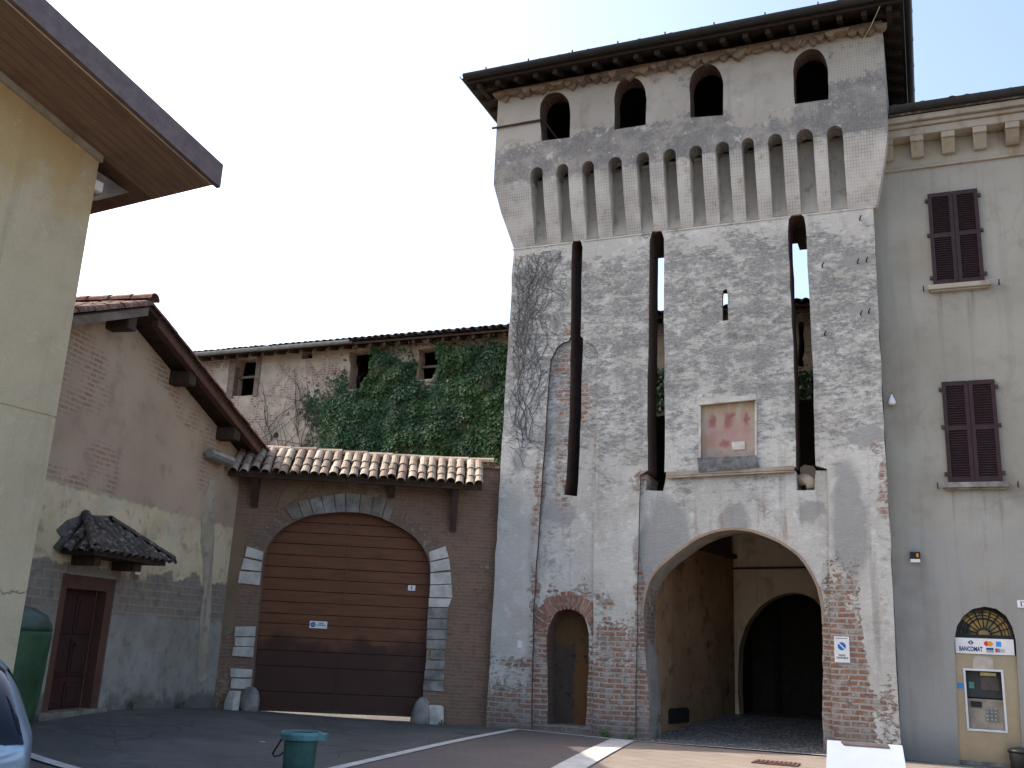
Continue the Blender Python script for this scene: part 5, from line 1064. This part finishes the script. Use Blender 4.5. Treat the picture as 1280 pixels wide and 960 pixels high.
b = MB(); b.box(-26.5, 1.0, IY + .46, IY + 5.5, 7.6, 7.8); b.box(-26.5, 1.0, IY + 5.3, IY + 5.55, 7.8, ze_); b.build('inner_floor', M['dark'], IV)
b = MB(); rs = .30
b.hexa([(-27.3, IY - .55, ze_ - .16), (1.8, IY - .55, ze_ - .16), (1.8, IY + 3, ze_ + 3.55 * rs - .16), (-27.3, IY + 3, ze_ + 3.55 * rs - .16), (-27.3, IY - .55, ze_ - .10), (1.8, IY - .55, ze_ - .10), (1.8, IY + 3, ze_ + 3.55 * rs - .10), (-27.3, IY + 3, ze_ + 3.55 * rs - .10)])
b.hexa([(-27.3, IY + 3.002, ze_ + 3.55 * rs - .16), (1.8, IY + 3.002, ze_ + 3.55 * rs - .16), (1.8, IY + 6.4, ze_ - .16), (-27.3, IY + 6.4, ze_ - .16), (-27.3, IY + 3.002, ze_ + 3.55 * rs - .1), (1.8, IY + 3.002, ze_ + 3.55 * rs - .1), (1.8, IY + 6.4, ze_ - .1), (-27.3, IY + 6.4, ze_ - .1)])
rnd = random.Random(3)
for i in range(58):
    x = -27 + i * .5; b.hexa([(x, IY - .5, ze_ - .27), (x + .09, IY - .5, ze_ - .27), (x + .09, IY + .1, ze_ - .10), (x, IY + .1, ze_ - .10), (x, IY - .5, ze_ - .163), (x + .09, IY - .5, ze_ - .163), (x + .09, IY + .1, ze_ + .0), (x, IY + .1, ze_ + .0)])
b.build('roof_frame', M['beam'], IV)
b = MB(); tile_field(b, IF, -27.2, 1.7, .60, ze_ - .08, -2.0, ze_ + 2.6 * rs - .08, .23, 6, rnd, .105, .05, .02); b.build('roof_tiles', M['darktile'], IV)
b = MB(); gutter_run(b, (-27.3, IY - .64, ze_ - .04), (IF.px(452, 430)[0], IY - .64, ze_ - .06), .10); b.build('gutter', M['zinc'], IV)
for i, w_ in enumerate(iw[:3]):
    if i == 1: continue
    us_ = [p[0] for p in w_]; zs_ = [p[1] for p in w_]; b = MB(); u0, u1, z0, z1 = min(us_), max(us_), min(zs_), max(zs_); zm = z0 + (z1 - z0) * (.52 if i == 0 else .42)
    b.fbox(IF, u0 - .05, u1 + .05, zm, zm + .07, -.3, -.22)
    if i == 0: b.fbox(IF, u0 - .24, u0 + .02, z0 - .05, z1 + .05, -.2, .03); b.fbox(IF, u1 - .02, u1 + .16, z0 - .05, z1 + .05, -.2, .03)
    b.build('window_frame', M['greybeam'], IV)
b = MB(); u, z = IF.px(345, 544); disc(b, IF, u, z, .09, -.01, .02); b.build('wall_hole', M['black'], IV)

# ------------------------------------------------------------------ ivy and creepers
def leaf_mat(name, stops):
    k = NM(name); r = k.island(); c = k.ramp(r, stops)
    c = k.mix(k.mr(k.noise(.8, 4), .42, .62, 0, .6), c, (.020, .060, .034)); c = k.mix(k.mr(k.noise(1.7, 4), .60, .72, 0, .5), c, (.095, .125, .04)); k.b.inputs['Roughness'].default_value = .5; k.b.inputs['Specular IOR Level'].default_value = .35
    return k.done(c)
def leaf(b, p, n, size, rnd, squash=.85):
    t = n.cross(Vector((rnd.uniform(-1, 1), rnd.uniform(-1, 1), rnd.uniform(-1, 1)))).normalized(); s = n.cross(t); L = size; W = size * squash * .5
    a = p; c = p + t * L + n * rnd.uniform(-.15, .1) * L; m = p + t * L * .45 + n * .10 * L
    b.add([a, m + s * W, c, m - s * W], [(0, 1, 2), (0, 2, 3)])
def inpoly(u, z, poly, grow=0.0):
    ins = False; n = len(poly); cu = sum(p[0] for p in poly) / n; cz = sum(p[1] for p in poly) / n
    pl = [(cu + (p[0] - cu) * (1 + grow), cz + (p[1] - cz) * (1 + grow)) for p in poly]
    j = n - 1
    for i in range(n):
        if (pl[i][1] > z) != (pl[j][1] > z) and u < (pl[j][0] - pl[i][0]) * (z - pl[i][1]) / (pl[j][1] - pl[i][1]) + pl[i][0]: ins = not ins
        j = i
    return ins
rnd = random.Random(42)
IVY = thing('ivy', 'dense dark green ivy hanging over the right part of the ruined building', 'ivy', (-13, IY - .1, 4))
b = MB(); st = MB()
edge = [IF.px(*p) for p in [(462, 425), (448, 450), (418, 475), (408, 500), (398, 525), (388, 560), (380, 640)]]     # left limit by height
def left_u(z):
    for i in range(len(edge) - 1):
        if edge[i][1] >= z >= edge[i + 1][1]: t = (z - edge[i][1]) / (edge[i + 1][1] - edge[i][1]); return edge[i][0] + t * (edge[i + 1][0] - edge[i][0])
    return edge[0][0] if z > edge[0][1] else edge[-1][0]
cnt = 0
while cnt < 56000:
    u = rnd.uniform(-20.5, -10.2); z = rnd.uniform(5.4, ze_ - .12)
    e_ = left_u(z) + 1.1 * mnoise.noise(Vector((z * .9, u * .3, 3))); dd = u - e_ - .2
    if mnoise.noise(Vector((u * 1.3, z * 1.5, 21))) < -.33 and rnd.random() < .75: continue
    if dd < -1.6: continue
    dens = sstep((dd + 1.4) / 2.4) ** 1.6
    top = ze_ - .35 - .8 * (mnoise.noise(Vector((u * .8, 7, 1))) + .15) * (1 if u < -13.2 else .3)
    if z > top: dens *= .10
    if any(inpoly(u, z, w_, .12 + .3 * mnoise.noise(Vector((u * 2, z * 2, 5)))) for w_ in iw): continue
    if rnd.random() > dens: continue
    bul = .22 + .26 * mnoise.noise(Vector((u * .75, z * .6, 11))) + .22 * mnoise.noise(Vector((u * 2.1, z * 2.1, 4)))
    d = max(.02, bul) * sstep((dd + .6) / 1.6) * rnd.uniform(.45, 1.05) + .02
    n = Vector((rnd.gauss(0, .55), -1, rnd.gauss(.35, .5))).normalized()
    leaf(b, IF.P(u, z, d), n, rnd.choice((.05, .06, .07, .085, .10, .125)) * rnd.uniform(.85, 1.15), rnd); cnt += 1
for (px_, y0, y1, n_) in ((1004, 468, 502, 500), (827, 462, 512, 700)):
    ua, za = IF.px(px_, y0); ub, zb3 = IF.px(px_, y1)
    for _ in range(n_): leaf(b, IF.P(ua + rnd.uniform(-.7, .9), rnd.uniform(zb3 - .1, za), rnd.uniform(.05, .35)), Vector((rnd.gauss(0, .5), -1, rnd.gauss(.4, .5))).normalized(), rnd.uniform(.09, .17), rnd)
b.build('leaves', leaf_mat('ivy_leaf', [(0, (.022, .066, .022)), (.3, (.036, .098, .028)), (.55, (.052, .122, .038)), (.8, (.028, .080, .034)), (.95, (.075, .135, .046)), (1.0, (.24, .26, .12))]), IVY, recalc=False)
for i in range(46):
    u = rnd.uniform(-19.6, -16.2); z = rnd.uniform(6.5, 8.2); path = [IF.P(u, z, .03)]; a = rnd.uniform(1.0, 2.1)
    for j in range(rnd.randint(8, 16)): a += rnd.uniform(-.4, .4); u += .17 * math.cos(a); z += .17 * abs(math.sin(a)); path.append(IF.P(u, min(z, ze_ - .3), .03 + rnd.uniform(0, .03)))
    st.tube(path, [max(.004, .014 * (1 - k / len(path))) for k in range(len(path))], 4)
st.build('stems', simple('ivy_stem', (.07, .055, .035), .9), IVY)
rnd = random.Random(6)
DC = thing('dry_creeper', 'leafless dark creeper tendrils spread over the upper left of the tower front', 'creeper', (-7.3, -.02, 5))
b = MB()
def creep(u, z, a, L, r, depth):
    path = [(u, z)]
    for j in range(int(L / .12)):
        a += rnd.uniform(-.42, .42); a += (math.pi / 2 - a) * .06; u += .12 * math.cos(a); z += .12 * math.sin(a)
        if u < xl + .12 or z > 9.65 or u > -6.45: break
        path.append((u, z))
        if depth < 3 and rnd.random() < .2: creep(u, z, a + rnd.choice((-1, 1)) * rnd.uniform(.5, 1.1), L * rnd.uniform(.35, .7), r * .7, depth + 1)
    ok = [p for p in path if not (TF.px(703, 500)[0] < p[0] < TF.px(731, 500)[0])]
    if len(ok) > 2 and len(ok) == len(path): b.tube([TF.P(p[0], p[1], .006) for p in path], [max(.0022, r * (1 - .75 * k / len(path))) for k in range(len(path))], 4)
for i in range(24): creep(rnd.uniform(-7.6, -6.9), rnd.uniform(4.6, 8.6), rnd.uniform(.7, 2.4), rnd.uniform(1.6, 4.0), rnd.uniform(.0035, .006), 0)
for i in range(6): creep(rnd.uniform(-7.6, -7.2), rnd.uniform(4.8, 6.4), rnd.uniform(1.3, 1.9), 4.6, .0075, 0)
b.build('tendrils', simple('dead_vine', (.12, .11, .10), .9), DC)
weed_m = leaf_mat('weed_leaf', [(0, (.05, .11, .03)), (.5, (.07, .14, .04)), (1, (.10, .15, .05))])
def weed(px_, py_, F, d, n_, h_, label):
    u, _ = F.px(px_, py_); q = F.P(u, 0, d); z0 = zg(q.x, q.y); b = MB(); r_ = random.Random(int(px_))
    for _ in range(n_):
        p = Vector((q.x + r_.gauss(0, h_ * .6), q.y + r_.gauss(0, .04), z0 + r_.uniform(0, h_))); leaf(b, p, Vector((r_.gauss(0, .6), -.6, r_.gauss(.6, .4))).normalized(), r_.uniform(.03, .07), r_, .5)
    tag(b.build('weed', weed_m, None, recalc=False), label, 'weed', 'weeds at the wall feet')
weed(758, 924, TF, .10, 70, .10, 'green weed tuft at the tower foot between the small walled door and the arch')
weed(790, 927, TF, .08, 40, .06, 'low weed tuft at the left foot of the carriage arch')
weed(160, 885, HF, .08, 60, .12, 'weed tuft at the foot of the gabled house, nearest its dark red door')
weed(218, 890, HF, .08, 50, .10, 'weed tuft at the foot of the gabled house, nearest the plank gate')
weed(302, 872, GF, .10, 30, .07, 'small weed growing by the left guard stones of the plank gate')
weed(552, 880, GF, .22, 30, .06, 'small weed growing on the pale block right of the plank gate')

# ------------------------------------------------------------------ signs on the tower
AF = Frame((0, -.004, 0), 0)
u, z = AF.px(1052.5, 812); T = thing('no_parking_sign', 'white no parking sign with a blue disc on the brick pier right of the arch', 'sign', AF.P(u, z, 0))
sw, sh_ = AF.px(1062, 812)[0] - AF.px(1043, 812)[0], AF.px(1052, 795.5)[1] - AF.px(1052, 828)[1]
b = MB(); b.fbox(AF, u - sw / 2, u + sw / 2, z - sh_ / 2, z + sh_ / 2, .0, .02); b.build('plate', M['white'], T, bevel=.006)
b = MB(); zc2 = z + sh_ * .13; r_ = sw * .27; disc(b, AF, u, zc2, r_, .02, .023, mi=0)
b.prism(AF, [(u - r_ * .80, zc2 + r_ * .62), (u - r_ * .62, zc2 + r_ * .80), (u + r_ * .80, zc2 - r_ * .62), (u + r_ * .62, zc2 - r_ * .80)], .0231, .0245, 1); b.build('symbol', [M['blue'], M['white']], T)
text_obj('PASSO\nCARRABILE', sh_ * .098, AF, u, z - sh_ * .27, .02, M['ink'], T, .001, .0012, .92)
b = MB(); b.fbox(AF, u - sw * .4, u + sw * .4, z + sh_ * .425, z + sh_ * .445, .0201, .022); b.build('top_line', M['ink'], T)
u, z = TF.px(650, 805.5); b = MB(); b.prism(TF, rough([(u - .045, z - .07), (u + .045, z - .075), (u + .05, z + .06), (u - .04, z + .07)], .006, .04, 2), .004, .012); tag(b.build('paper_tag', M['white'], None), 'small white paper tag on the tower wall left of the walled-up door', 'paper tag')
# bent pipe end lying in the foot of the right-hand slot
u, z = TF.px(1006, 597); T = thing('pipe_elbow', 'beige bent pipe end lodged in the bottom of the right-hand tall slot', 'pipe', TF.P(u, z, -.3))
c_ = TF.P(u, z, -.3); b = MB(); pr = [c_ + Vector((-.16, .25, .02)), c_ + Vector((-.10, .05, .02)), c_ + Vector((.0, -.04, .01)), c_ + Vector((.08, -.08, -.05)), c_ + Vector((.10, -.10, -.16))]
b.tube(pr, [.10, .105, .11, .105, .10], 14); b.build('pipe', simple('beige_pipe', (.50, .40, .27), .6), T, True)
b = MB(); b.prism(TF, rough(tp((998, 596), (997, 580), (1003, 576), (1014, 578), (1018, 583), (1018, 596)), .01, .08, 3), -.45, -.36); b.build('back_plate', simple('tan_board', (.30, .23, .15), .8), T)
# wrought iron cramps and small holes in the right part of the tower front
for i, (x, y) in enumerate([(1072, 328), (1083, 326), (1028, 333), (1076, 393), (1086, 390), (1031, 418), (1075, 274)]):
    u, z = TF.px(x, y); b = MB(); b.tube([TF.P(u, z - .03, -.02), TF.P(u, z, .05), TF.P(u + .03, z + .05, .06)], .014, 5); b.build('iron_cramp', M['iron'], TW)
# cable from the eave down the crown wall
p0 = EF.P(*EF.px(1100, 10), .05); p1 = UF.P(*UF.px(1076, 55), .02); b = MB(); b.tube([p0, p0.lerp(p1, .5) + Vector((0, 0, -.05)), p1], .008, 5); tag(b.build('cable', simple('pale_cable', (.4, .33, .25), .6), None), 'thin cable slanting from the tower eave to the wall beside its last window', 'cable')

# ------------------------------------------------------------------ street objects
def at_px(x, y, dist):
    d = ray(x, y); k = dist / math.hypot(d.x, d.y); return CAM + d * k
# litter bucket in the foreground
p = at_px(377, 918, 11.0); z0 = zg(p.x, p.y); R_ = .185; zr2 = p.z
T = thing('waste_bin', 'small teal plastic bin with a broad rim standing alone on the asphalt before the gate', 'bin', (p.x, p.y, z0))
b = MB(); b.lathe((p.x, p.y, 0), [(R_ * .80, z0), (R_ * .84, z0 + .02), (R_ * .92, zr2 - .05), (R_ * .94, zr2 + .01), (R_ * .88, zr2 + .012), (R_ * .78, z0 + .04), (0, z0 + .04)], 28); b.build('body', M['teal'], T, True)
b = MB(); b.lathe((p.x, p.y, 0), [(R_ * .95, zr2 - .055), (R_ * 1.13, zr2 - .045), (R_ * 1.17, zr2 + .005), (R_ * 1.12, zr2 + .028), (R_ * .99, zr2 + .028), (R_ * .96, zr2 + .0)], 28)
q = RIGHT.copy(); q.z = 0; q.normalize(); c_ = Vector((p.x, p.y, zr2 - .012)) + q * R_ * 1.17; s_ = Vector((-q.y, q.x, 0))
b.hexa([c_ - s_ * .11 - q * .05 + Vector((0, 0, -.03)), c_ - s_ * .09 + q * .05 + Vector((0, 0, -.03)), c_ + s_ * .09 + q * .05 + Vector((0, 0, -.03)), c_ + s_ * .11 - q * .05 + Vector((0, 0, -.03)), c_ - s_ * .11 - q * .05 + Vector((0, 0, .03)), c_ - s_ * .09 + q * .05 + Vector((0, 0, .03)), c_ + s_ * .09 + q * .05 + Vector((0, 0, .03)), c_ + s_ * .11 - q * .05 + Vector((0, 0, .03))])
b.build('rim', M['tealrim'], T)
b = MB(); c0 = Vector((p.x, p.y, zr2 - .04)) - q * R_ * 1.0; v_ = Vector((0, 0, -1)); b.tube([c0 - s_ * .05, c0 - q * .05 + v_ * .09 - s_ * .04, c0 - q * .095 + v_ * .16, c0 - q * .08 + v_ * .19 + s_ * .02, c0 - q * .03 + v_ * .18 + s_ * .04, c0 + v_ * .15 + s_ * .06], .010, 6); b.build('handle', M['black'], T)
# glass container by the corner
p = at_px(-7, 830, 14.2); z0 = zg(p.x, p.y)
T = thing('recycling_bell', 'tall green recycling container with a grey domed top, half hidden behind the beige house', 'container', (p.x, p.y, z0))
zt3 = at_px(40, 760, 14.0).z
Rb = .60; b = MB(); H_ = zt3 - z0
b.lathe((p.x, p.y, z0), [(Rb * .80, .0), (Rb * .84, .05), (Rb * .95, .5), (Rb * 1.0, H_ - .33), (Rb * .99, H_ - .27), (0, H_ - .27)], 36); b.build('body', M['green'], T, True)
b = MB(); b.lathe((p.x, p.y, z0), [(Rb * 1.0, H_ - .268), (Rb * .98, H_ - .2), (Rb * .86, H_ - .08), (Rb * .6, H_ + .0), (Rb * .3, H_ + .04), (0, H_ + .05)], 36); b.build('dome', M['greentop'], T, True)
dv = (CAM - Vector((p.x, p.y, 0))); dv.z = 0; dv.normalize(); sv = Vector((-dv.y, dv.x, 0))
b = MB(); hp = at_px(17, 836, 13.5); c_ = Vector((p.x, p.y, z0 + 1.0)) + dv * Rb * .96 + sv * .05; b.hexa([c_ + sv * -.03 + Vector((0, 0, -.16)), c_ + sv * .03 + Vector((0, 0, -.16)), c_ + sv * .03 + dv * .03 + Vector((0, 0, -.16)), c_ - sv * .03 + dv * .03 + Vector((0, 0, -.16)), c_ + sv * .02 + Vector((0, 0, .16)), c_ + sv * .08 + Vector((0, 0, .16)), c_ + sv * .08 + dv * .03 + Vector((0, 0, .16)), c_ + sv * .02 + dv * .03 + Vector((0, 0, .16))]); b.build('sticker', M['white'], T)
# sloping white information board
pl_, pr_ = at_px(1034, 925.5, 8.0), at_px(1128, 930.5, 8.0)
mid = (pl_ + pr_) / 2; wv_ = (pr_ - pl_); wv_.z = 0; wd = wv_.length; wv_.normalize(); nv = Vector((wv_.y, -wv_.x, 0)); zt4 = mid.z
T = thing('info_lectern', 'white sloping information board on posts in the sun, with a dark slot near its top', 'board', (mid.x, mid.y, zg(mid.x, mid.y)))
def LPt(a, t, h): return Vector((mid.x, mid.y, zt4)) + wv_ * a + nv * (t * .80) + Vector((0, 0, -t * .42 + h))
hw = wd / 2
b = MB(); b.hexa([LPt(-hw - .01, 1, -.03), LPt(hw + .03, 1, -.03), LPt(hw, 0, -.03), LPt(-hw, 0, -.03), LPt(-hw - .01, 1, 0), LPt(hw + .03, 1, 0), LPt(hw, 0, 0), LPt(-hw, 0, 0)]); b.build('panel', simple('white_board_paint', (.80, .80, .78), .4, 0, .03), T, bevel=.004)
b = MB(); b.hexa([LPt(-.14, .07, .001), LPt(.17, .07, .001), LPt(.16, .03, .001), LPt(-.16, .03, .001), LPt(-.14, .07, .012), LPt(.17, .07, .012), LPt(.16, .03, .012), LPt(-.16, .03, .012)]); b.build('slot', simple('brown_slot', (.20, .15, .12), .7), T)
b = MB(); b.hexa([LPt(-hw + .02, .62, .001), LPt(.1, .62, .001), LPt(.1, .56, .001), LPt(-hw + .02, .56, .001), LPt(-hw + .02, .62, .003), LPt(.1, .62, .003), LPt(.1, .56, .003), LPt(-hw + .02, .56, .003)]); b.build('printed_band', simple('mauve_ink', (.30, .22, .25), .6), T)
for a in (-hw + .08, hw - .08):
    b = MB(); q0 = LPt(a, .45, 0); zz = zg(q0.x, q0.y); b.box(q0.x - .03, q0.x + .03, q0.y - .03, q0.y + .03, zz, q0.z - .04); b.build('leg', M['zinc'], T)
p = gpx(324, 928); b = MB(); b.prism(Frame((p[0], p[1], 0), 20), [(0, 0), (.09, .01), (.10, .05), (.05, .07), (.0, .05)], -.02, -.01)
b.v = [(p[0] + (v[0] - p[0]), p[1] + v[2] * .8, zg(*p) + .012 + .25 * abs(v[0] - p[0]) * .3 + (v[1] - p[1]) * -.2) for v in b.v]; tag(b.build('paper_scrap', M['white'], None), 'tiny crumpled white paper scrap lying on the asphalt before the plank gate', 'litter')
# drain cover in the sunlit paving
p = gpx(970, 956); b = MB(); c_ = Vector((*p, zg(*p) + .03)); b.box(c_.x - .32, c_.x + .32, c_.y - .22, c_.y + .22, c_.z - .03, c_.z + .002)
for i in range(9): b.box(c_.x - .29 + i * .065, c_.x - .25 + i * .065, c_.y - .18, c_.y + .18, c_.z + .0021, c_.z + .012)
tag(b.build('drain_cover', simple('rusty_cast_iron', (.16, .085, .065), .8, .3), None), 'rusty rectangular drain cover set in the sunlit paving before the arch', 'drain cover')
# parked car, rear end towards the camera
def build_car():
    rp = at_px(60, 960, 7.9); hdg = Vector((-.80, .60, 0)).normalized(); lat = Vector((hdg.y, -hdg.x, 0))     # lat: to the right seen from behind
    c0 = Vector((rp.x, rp.y, 0)) - lat * .87 + hdg * .42; z0 = zg(c0.x, c0.y) - .10
    T = thing('parked_car', 'pale metallic blue parked car cut by the left edge, with dark curved rear glass', 'car', (c0.x, c0.y, z0))
    # stations along the car (y from the tail), profile as (half width, height)
    st_ = [(-.02, .62, .45, .72, .72, .80, .60), (.05, .72, .32, .80, .86, .98, .62), (.28, .80, .26, .84, .90, 1.20, .60), (.62, .83, .24, .86, .92, 1.40, .60), (1.1, .85, .22, .87, .92, 1.47, .60), (2.0, .86, .22, .88, .91, 1.48, .61), (2.7, .86, .22, .88, .90, 1.30, .60), (3.15, .85, .23, .87, .89, 1.0, .62), (3.7, .82, .25, .84, .82, .88, .62), (4.0, .68, .32, .70, .62, .70, .5)]
    def ring(s):
        y, wl, zl, wm, zm, zt, wt = s; pts = []
        half = [(0, zl), (wl * .8, zl), (wl, zl + .10), (wm, (zl + zm) / 2 + .06), (wm * .985, zm - .03), (wm * .955, zm + .02), (wm * .955 + (wt - wm * .955) * .55, zm + (zt - zm) * .62), (wt, zt - .07 * min(1, (zt - zm) * 2)), (wt * .80, zt - .012), (wt * .4, zt + .01), (0, zt + .015)]
        full = half + [(-a, c) for a, c in half[-2:0:-1]]
        return [c0 + lat * a + hdg * y + Vector((0, 0, z0 + c)) for a, c in full]
    R = [ring(s) for s in st_]; n = len(R[0]); b = MB(); b.add([p for r in R for p in r], [(i * n + j, i * n + (j + 1) % n, (i + 1) * n + (j + 1) % n, (i + 1) * n + j) for i in range(len(R) - 1) for j in range(n)] + [tuple(range(n))[::-1], tuple((len(R) - 1) * n + j for j in range(n))])
    paint = NM('pale_blue_car_paint'); paint.b.inputs['Metallic'].default_value = .45; paint.b.inputs['Coat Weight'].default_value = .6; paint.b.inputs['Coat Roughness'].default_value = .05
    paint.done(paint.mix(paint.mr(paint.noise(2.5, 3), .3, .7), (.27, .36, .46), (.31, .40, .50)), None, .35)
    body = b.build('body', paint.mat, T, True); md = body.modifiers.new('sub', 'SUBSURF'); md.levels = 4; md.render_levels = 4
    dg = bpy.context.evaluated_depsgraph_get(); dg.update(); fine_ = bpy.data.meshes.new_from_object(body.evaluated_get(dg)); body.modifiers.remove(md); body.data = fine_; fine_.name = 'body'
    glass = NM('dark_car_glass'); glass.done((.008, .012, .022), None, .04); glass.b.inputs['Specular IOR Level'].default_value = .25
    def pt(a, y, z, o=.0): return c0 + lat * a + hdg * y + Vector((0, 0, z0 + z))
    def cut(name, test):
        vs = fine_.vertices; g = MB(); ids = {}
        for p in fine_.polygons:
            q = p.center - c0
            if test(q.dot(lat), q.dot(hdg), q.z - z0, p.normal):
                f_ = []
                for v in p.vertices:
                    if v not in ids: ids[v] = len(g.v); g.v.append(tuple(vs[v].co + vs[v].normal * .004))
                    f_.append(ids[v])
                g.f.append(tuple(f_)); g.m.append(0)
        if g.f: g.build(name, glass.mat, T, True, recalc=False)
    hwz = lambda z: .80 - (.80 - .60) * max(0, (z - .80) / .62)
    cut('rear_window', lambda a, y, z, n: y < .8 and .84 < z < 1.36 and n.dot(hdg) < -.2 and abs(a) < hwz(z) - .045)
    for sgn in (-1, 1):
        cut('side_window', lambda a, y, z, n, sg_=sgn: .75 < y < 2.6 and .96 < z < 1.33 and n.dot(lat) * sg_ > .5 and not 1.6 < y < 1.7)
        b = MB(); b.hexa([pt(sgn * .66, -.02, .56), pt(sgn * .80, .12, .56), pt(sgn * .80, .18, .56), pt(sgn * .66, .06, .56), pt(sgn * .64, .0, .72), pt(sgn * .78, .13, .72), pt(sgn * .78, .19, .72), pt(sgn * .64, .08, .72)]); b.build('tail_light', M['red'], T, bevel=.02)
        for yw in (.75, 3.2):
            c_ = pt(sgn * .76, yw, .30); b = MB(); ax_ = lat * sgn; b.tube([c_ - ax_ * .10, c_ - ax_ * .08, c_ + ax_ * .08, c_ + ax_ * .10], [.27, .30, .30, .27], 24); wo = b.build('wheel', M['black'], T, True); b = MB(); b.tube([c_ + ax_ * .095, c_ + ax_ * .112], [.19, .17], 20); b.build('rim', M['alu'], wo)
    b = MB(); b.hexa([pt(-.80, -.10, .36), pt(.80, -.10, .36), pt(.83, .20, .36), pt(-.83, .20, .36), pt(-.78, -.09, .58), pt(.78, -.09, .58), pt(.82, .20, .58), pt(-.82, .20, .58)]); b.build('bumper', paint.mat, T, bevel=.04)
build_car()
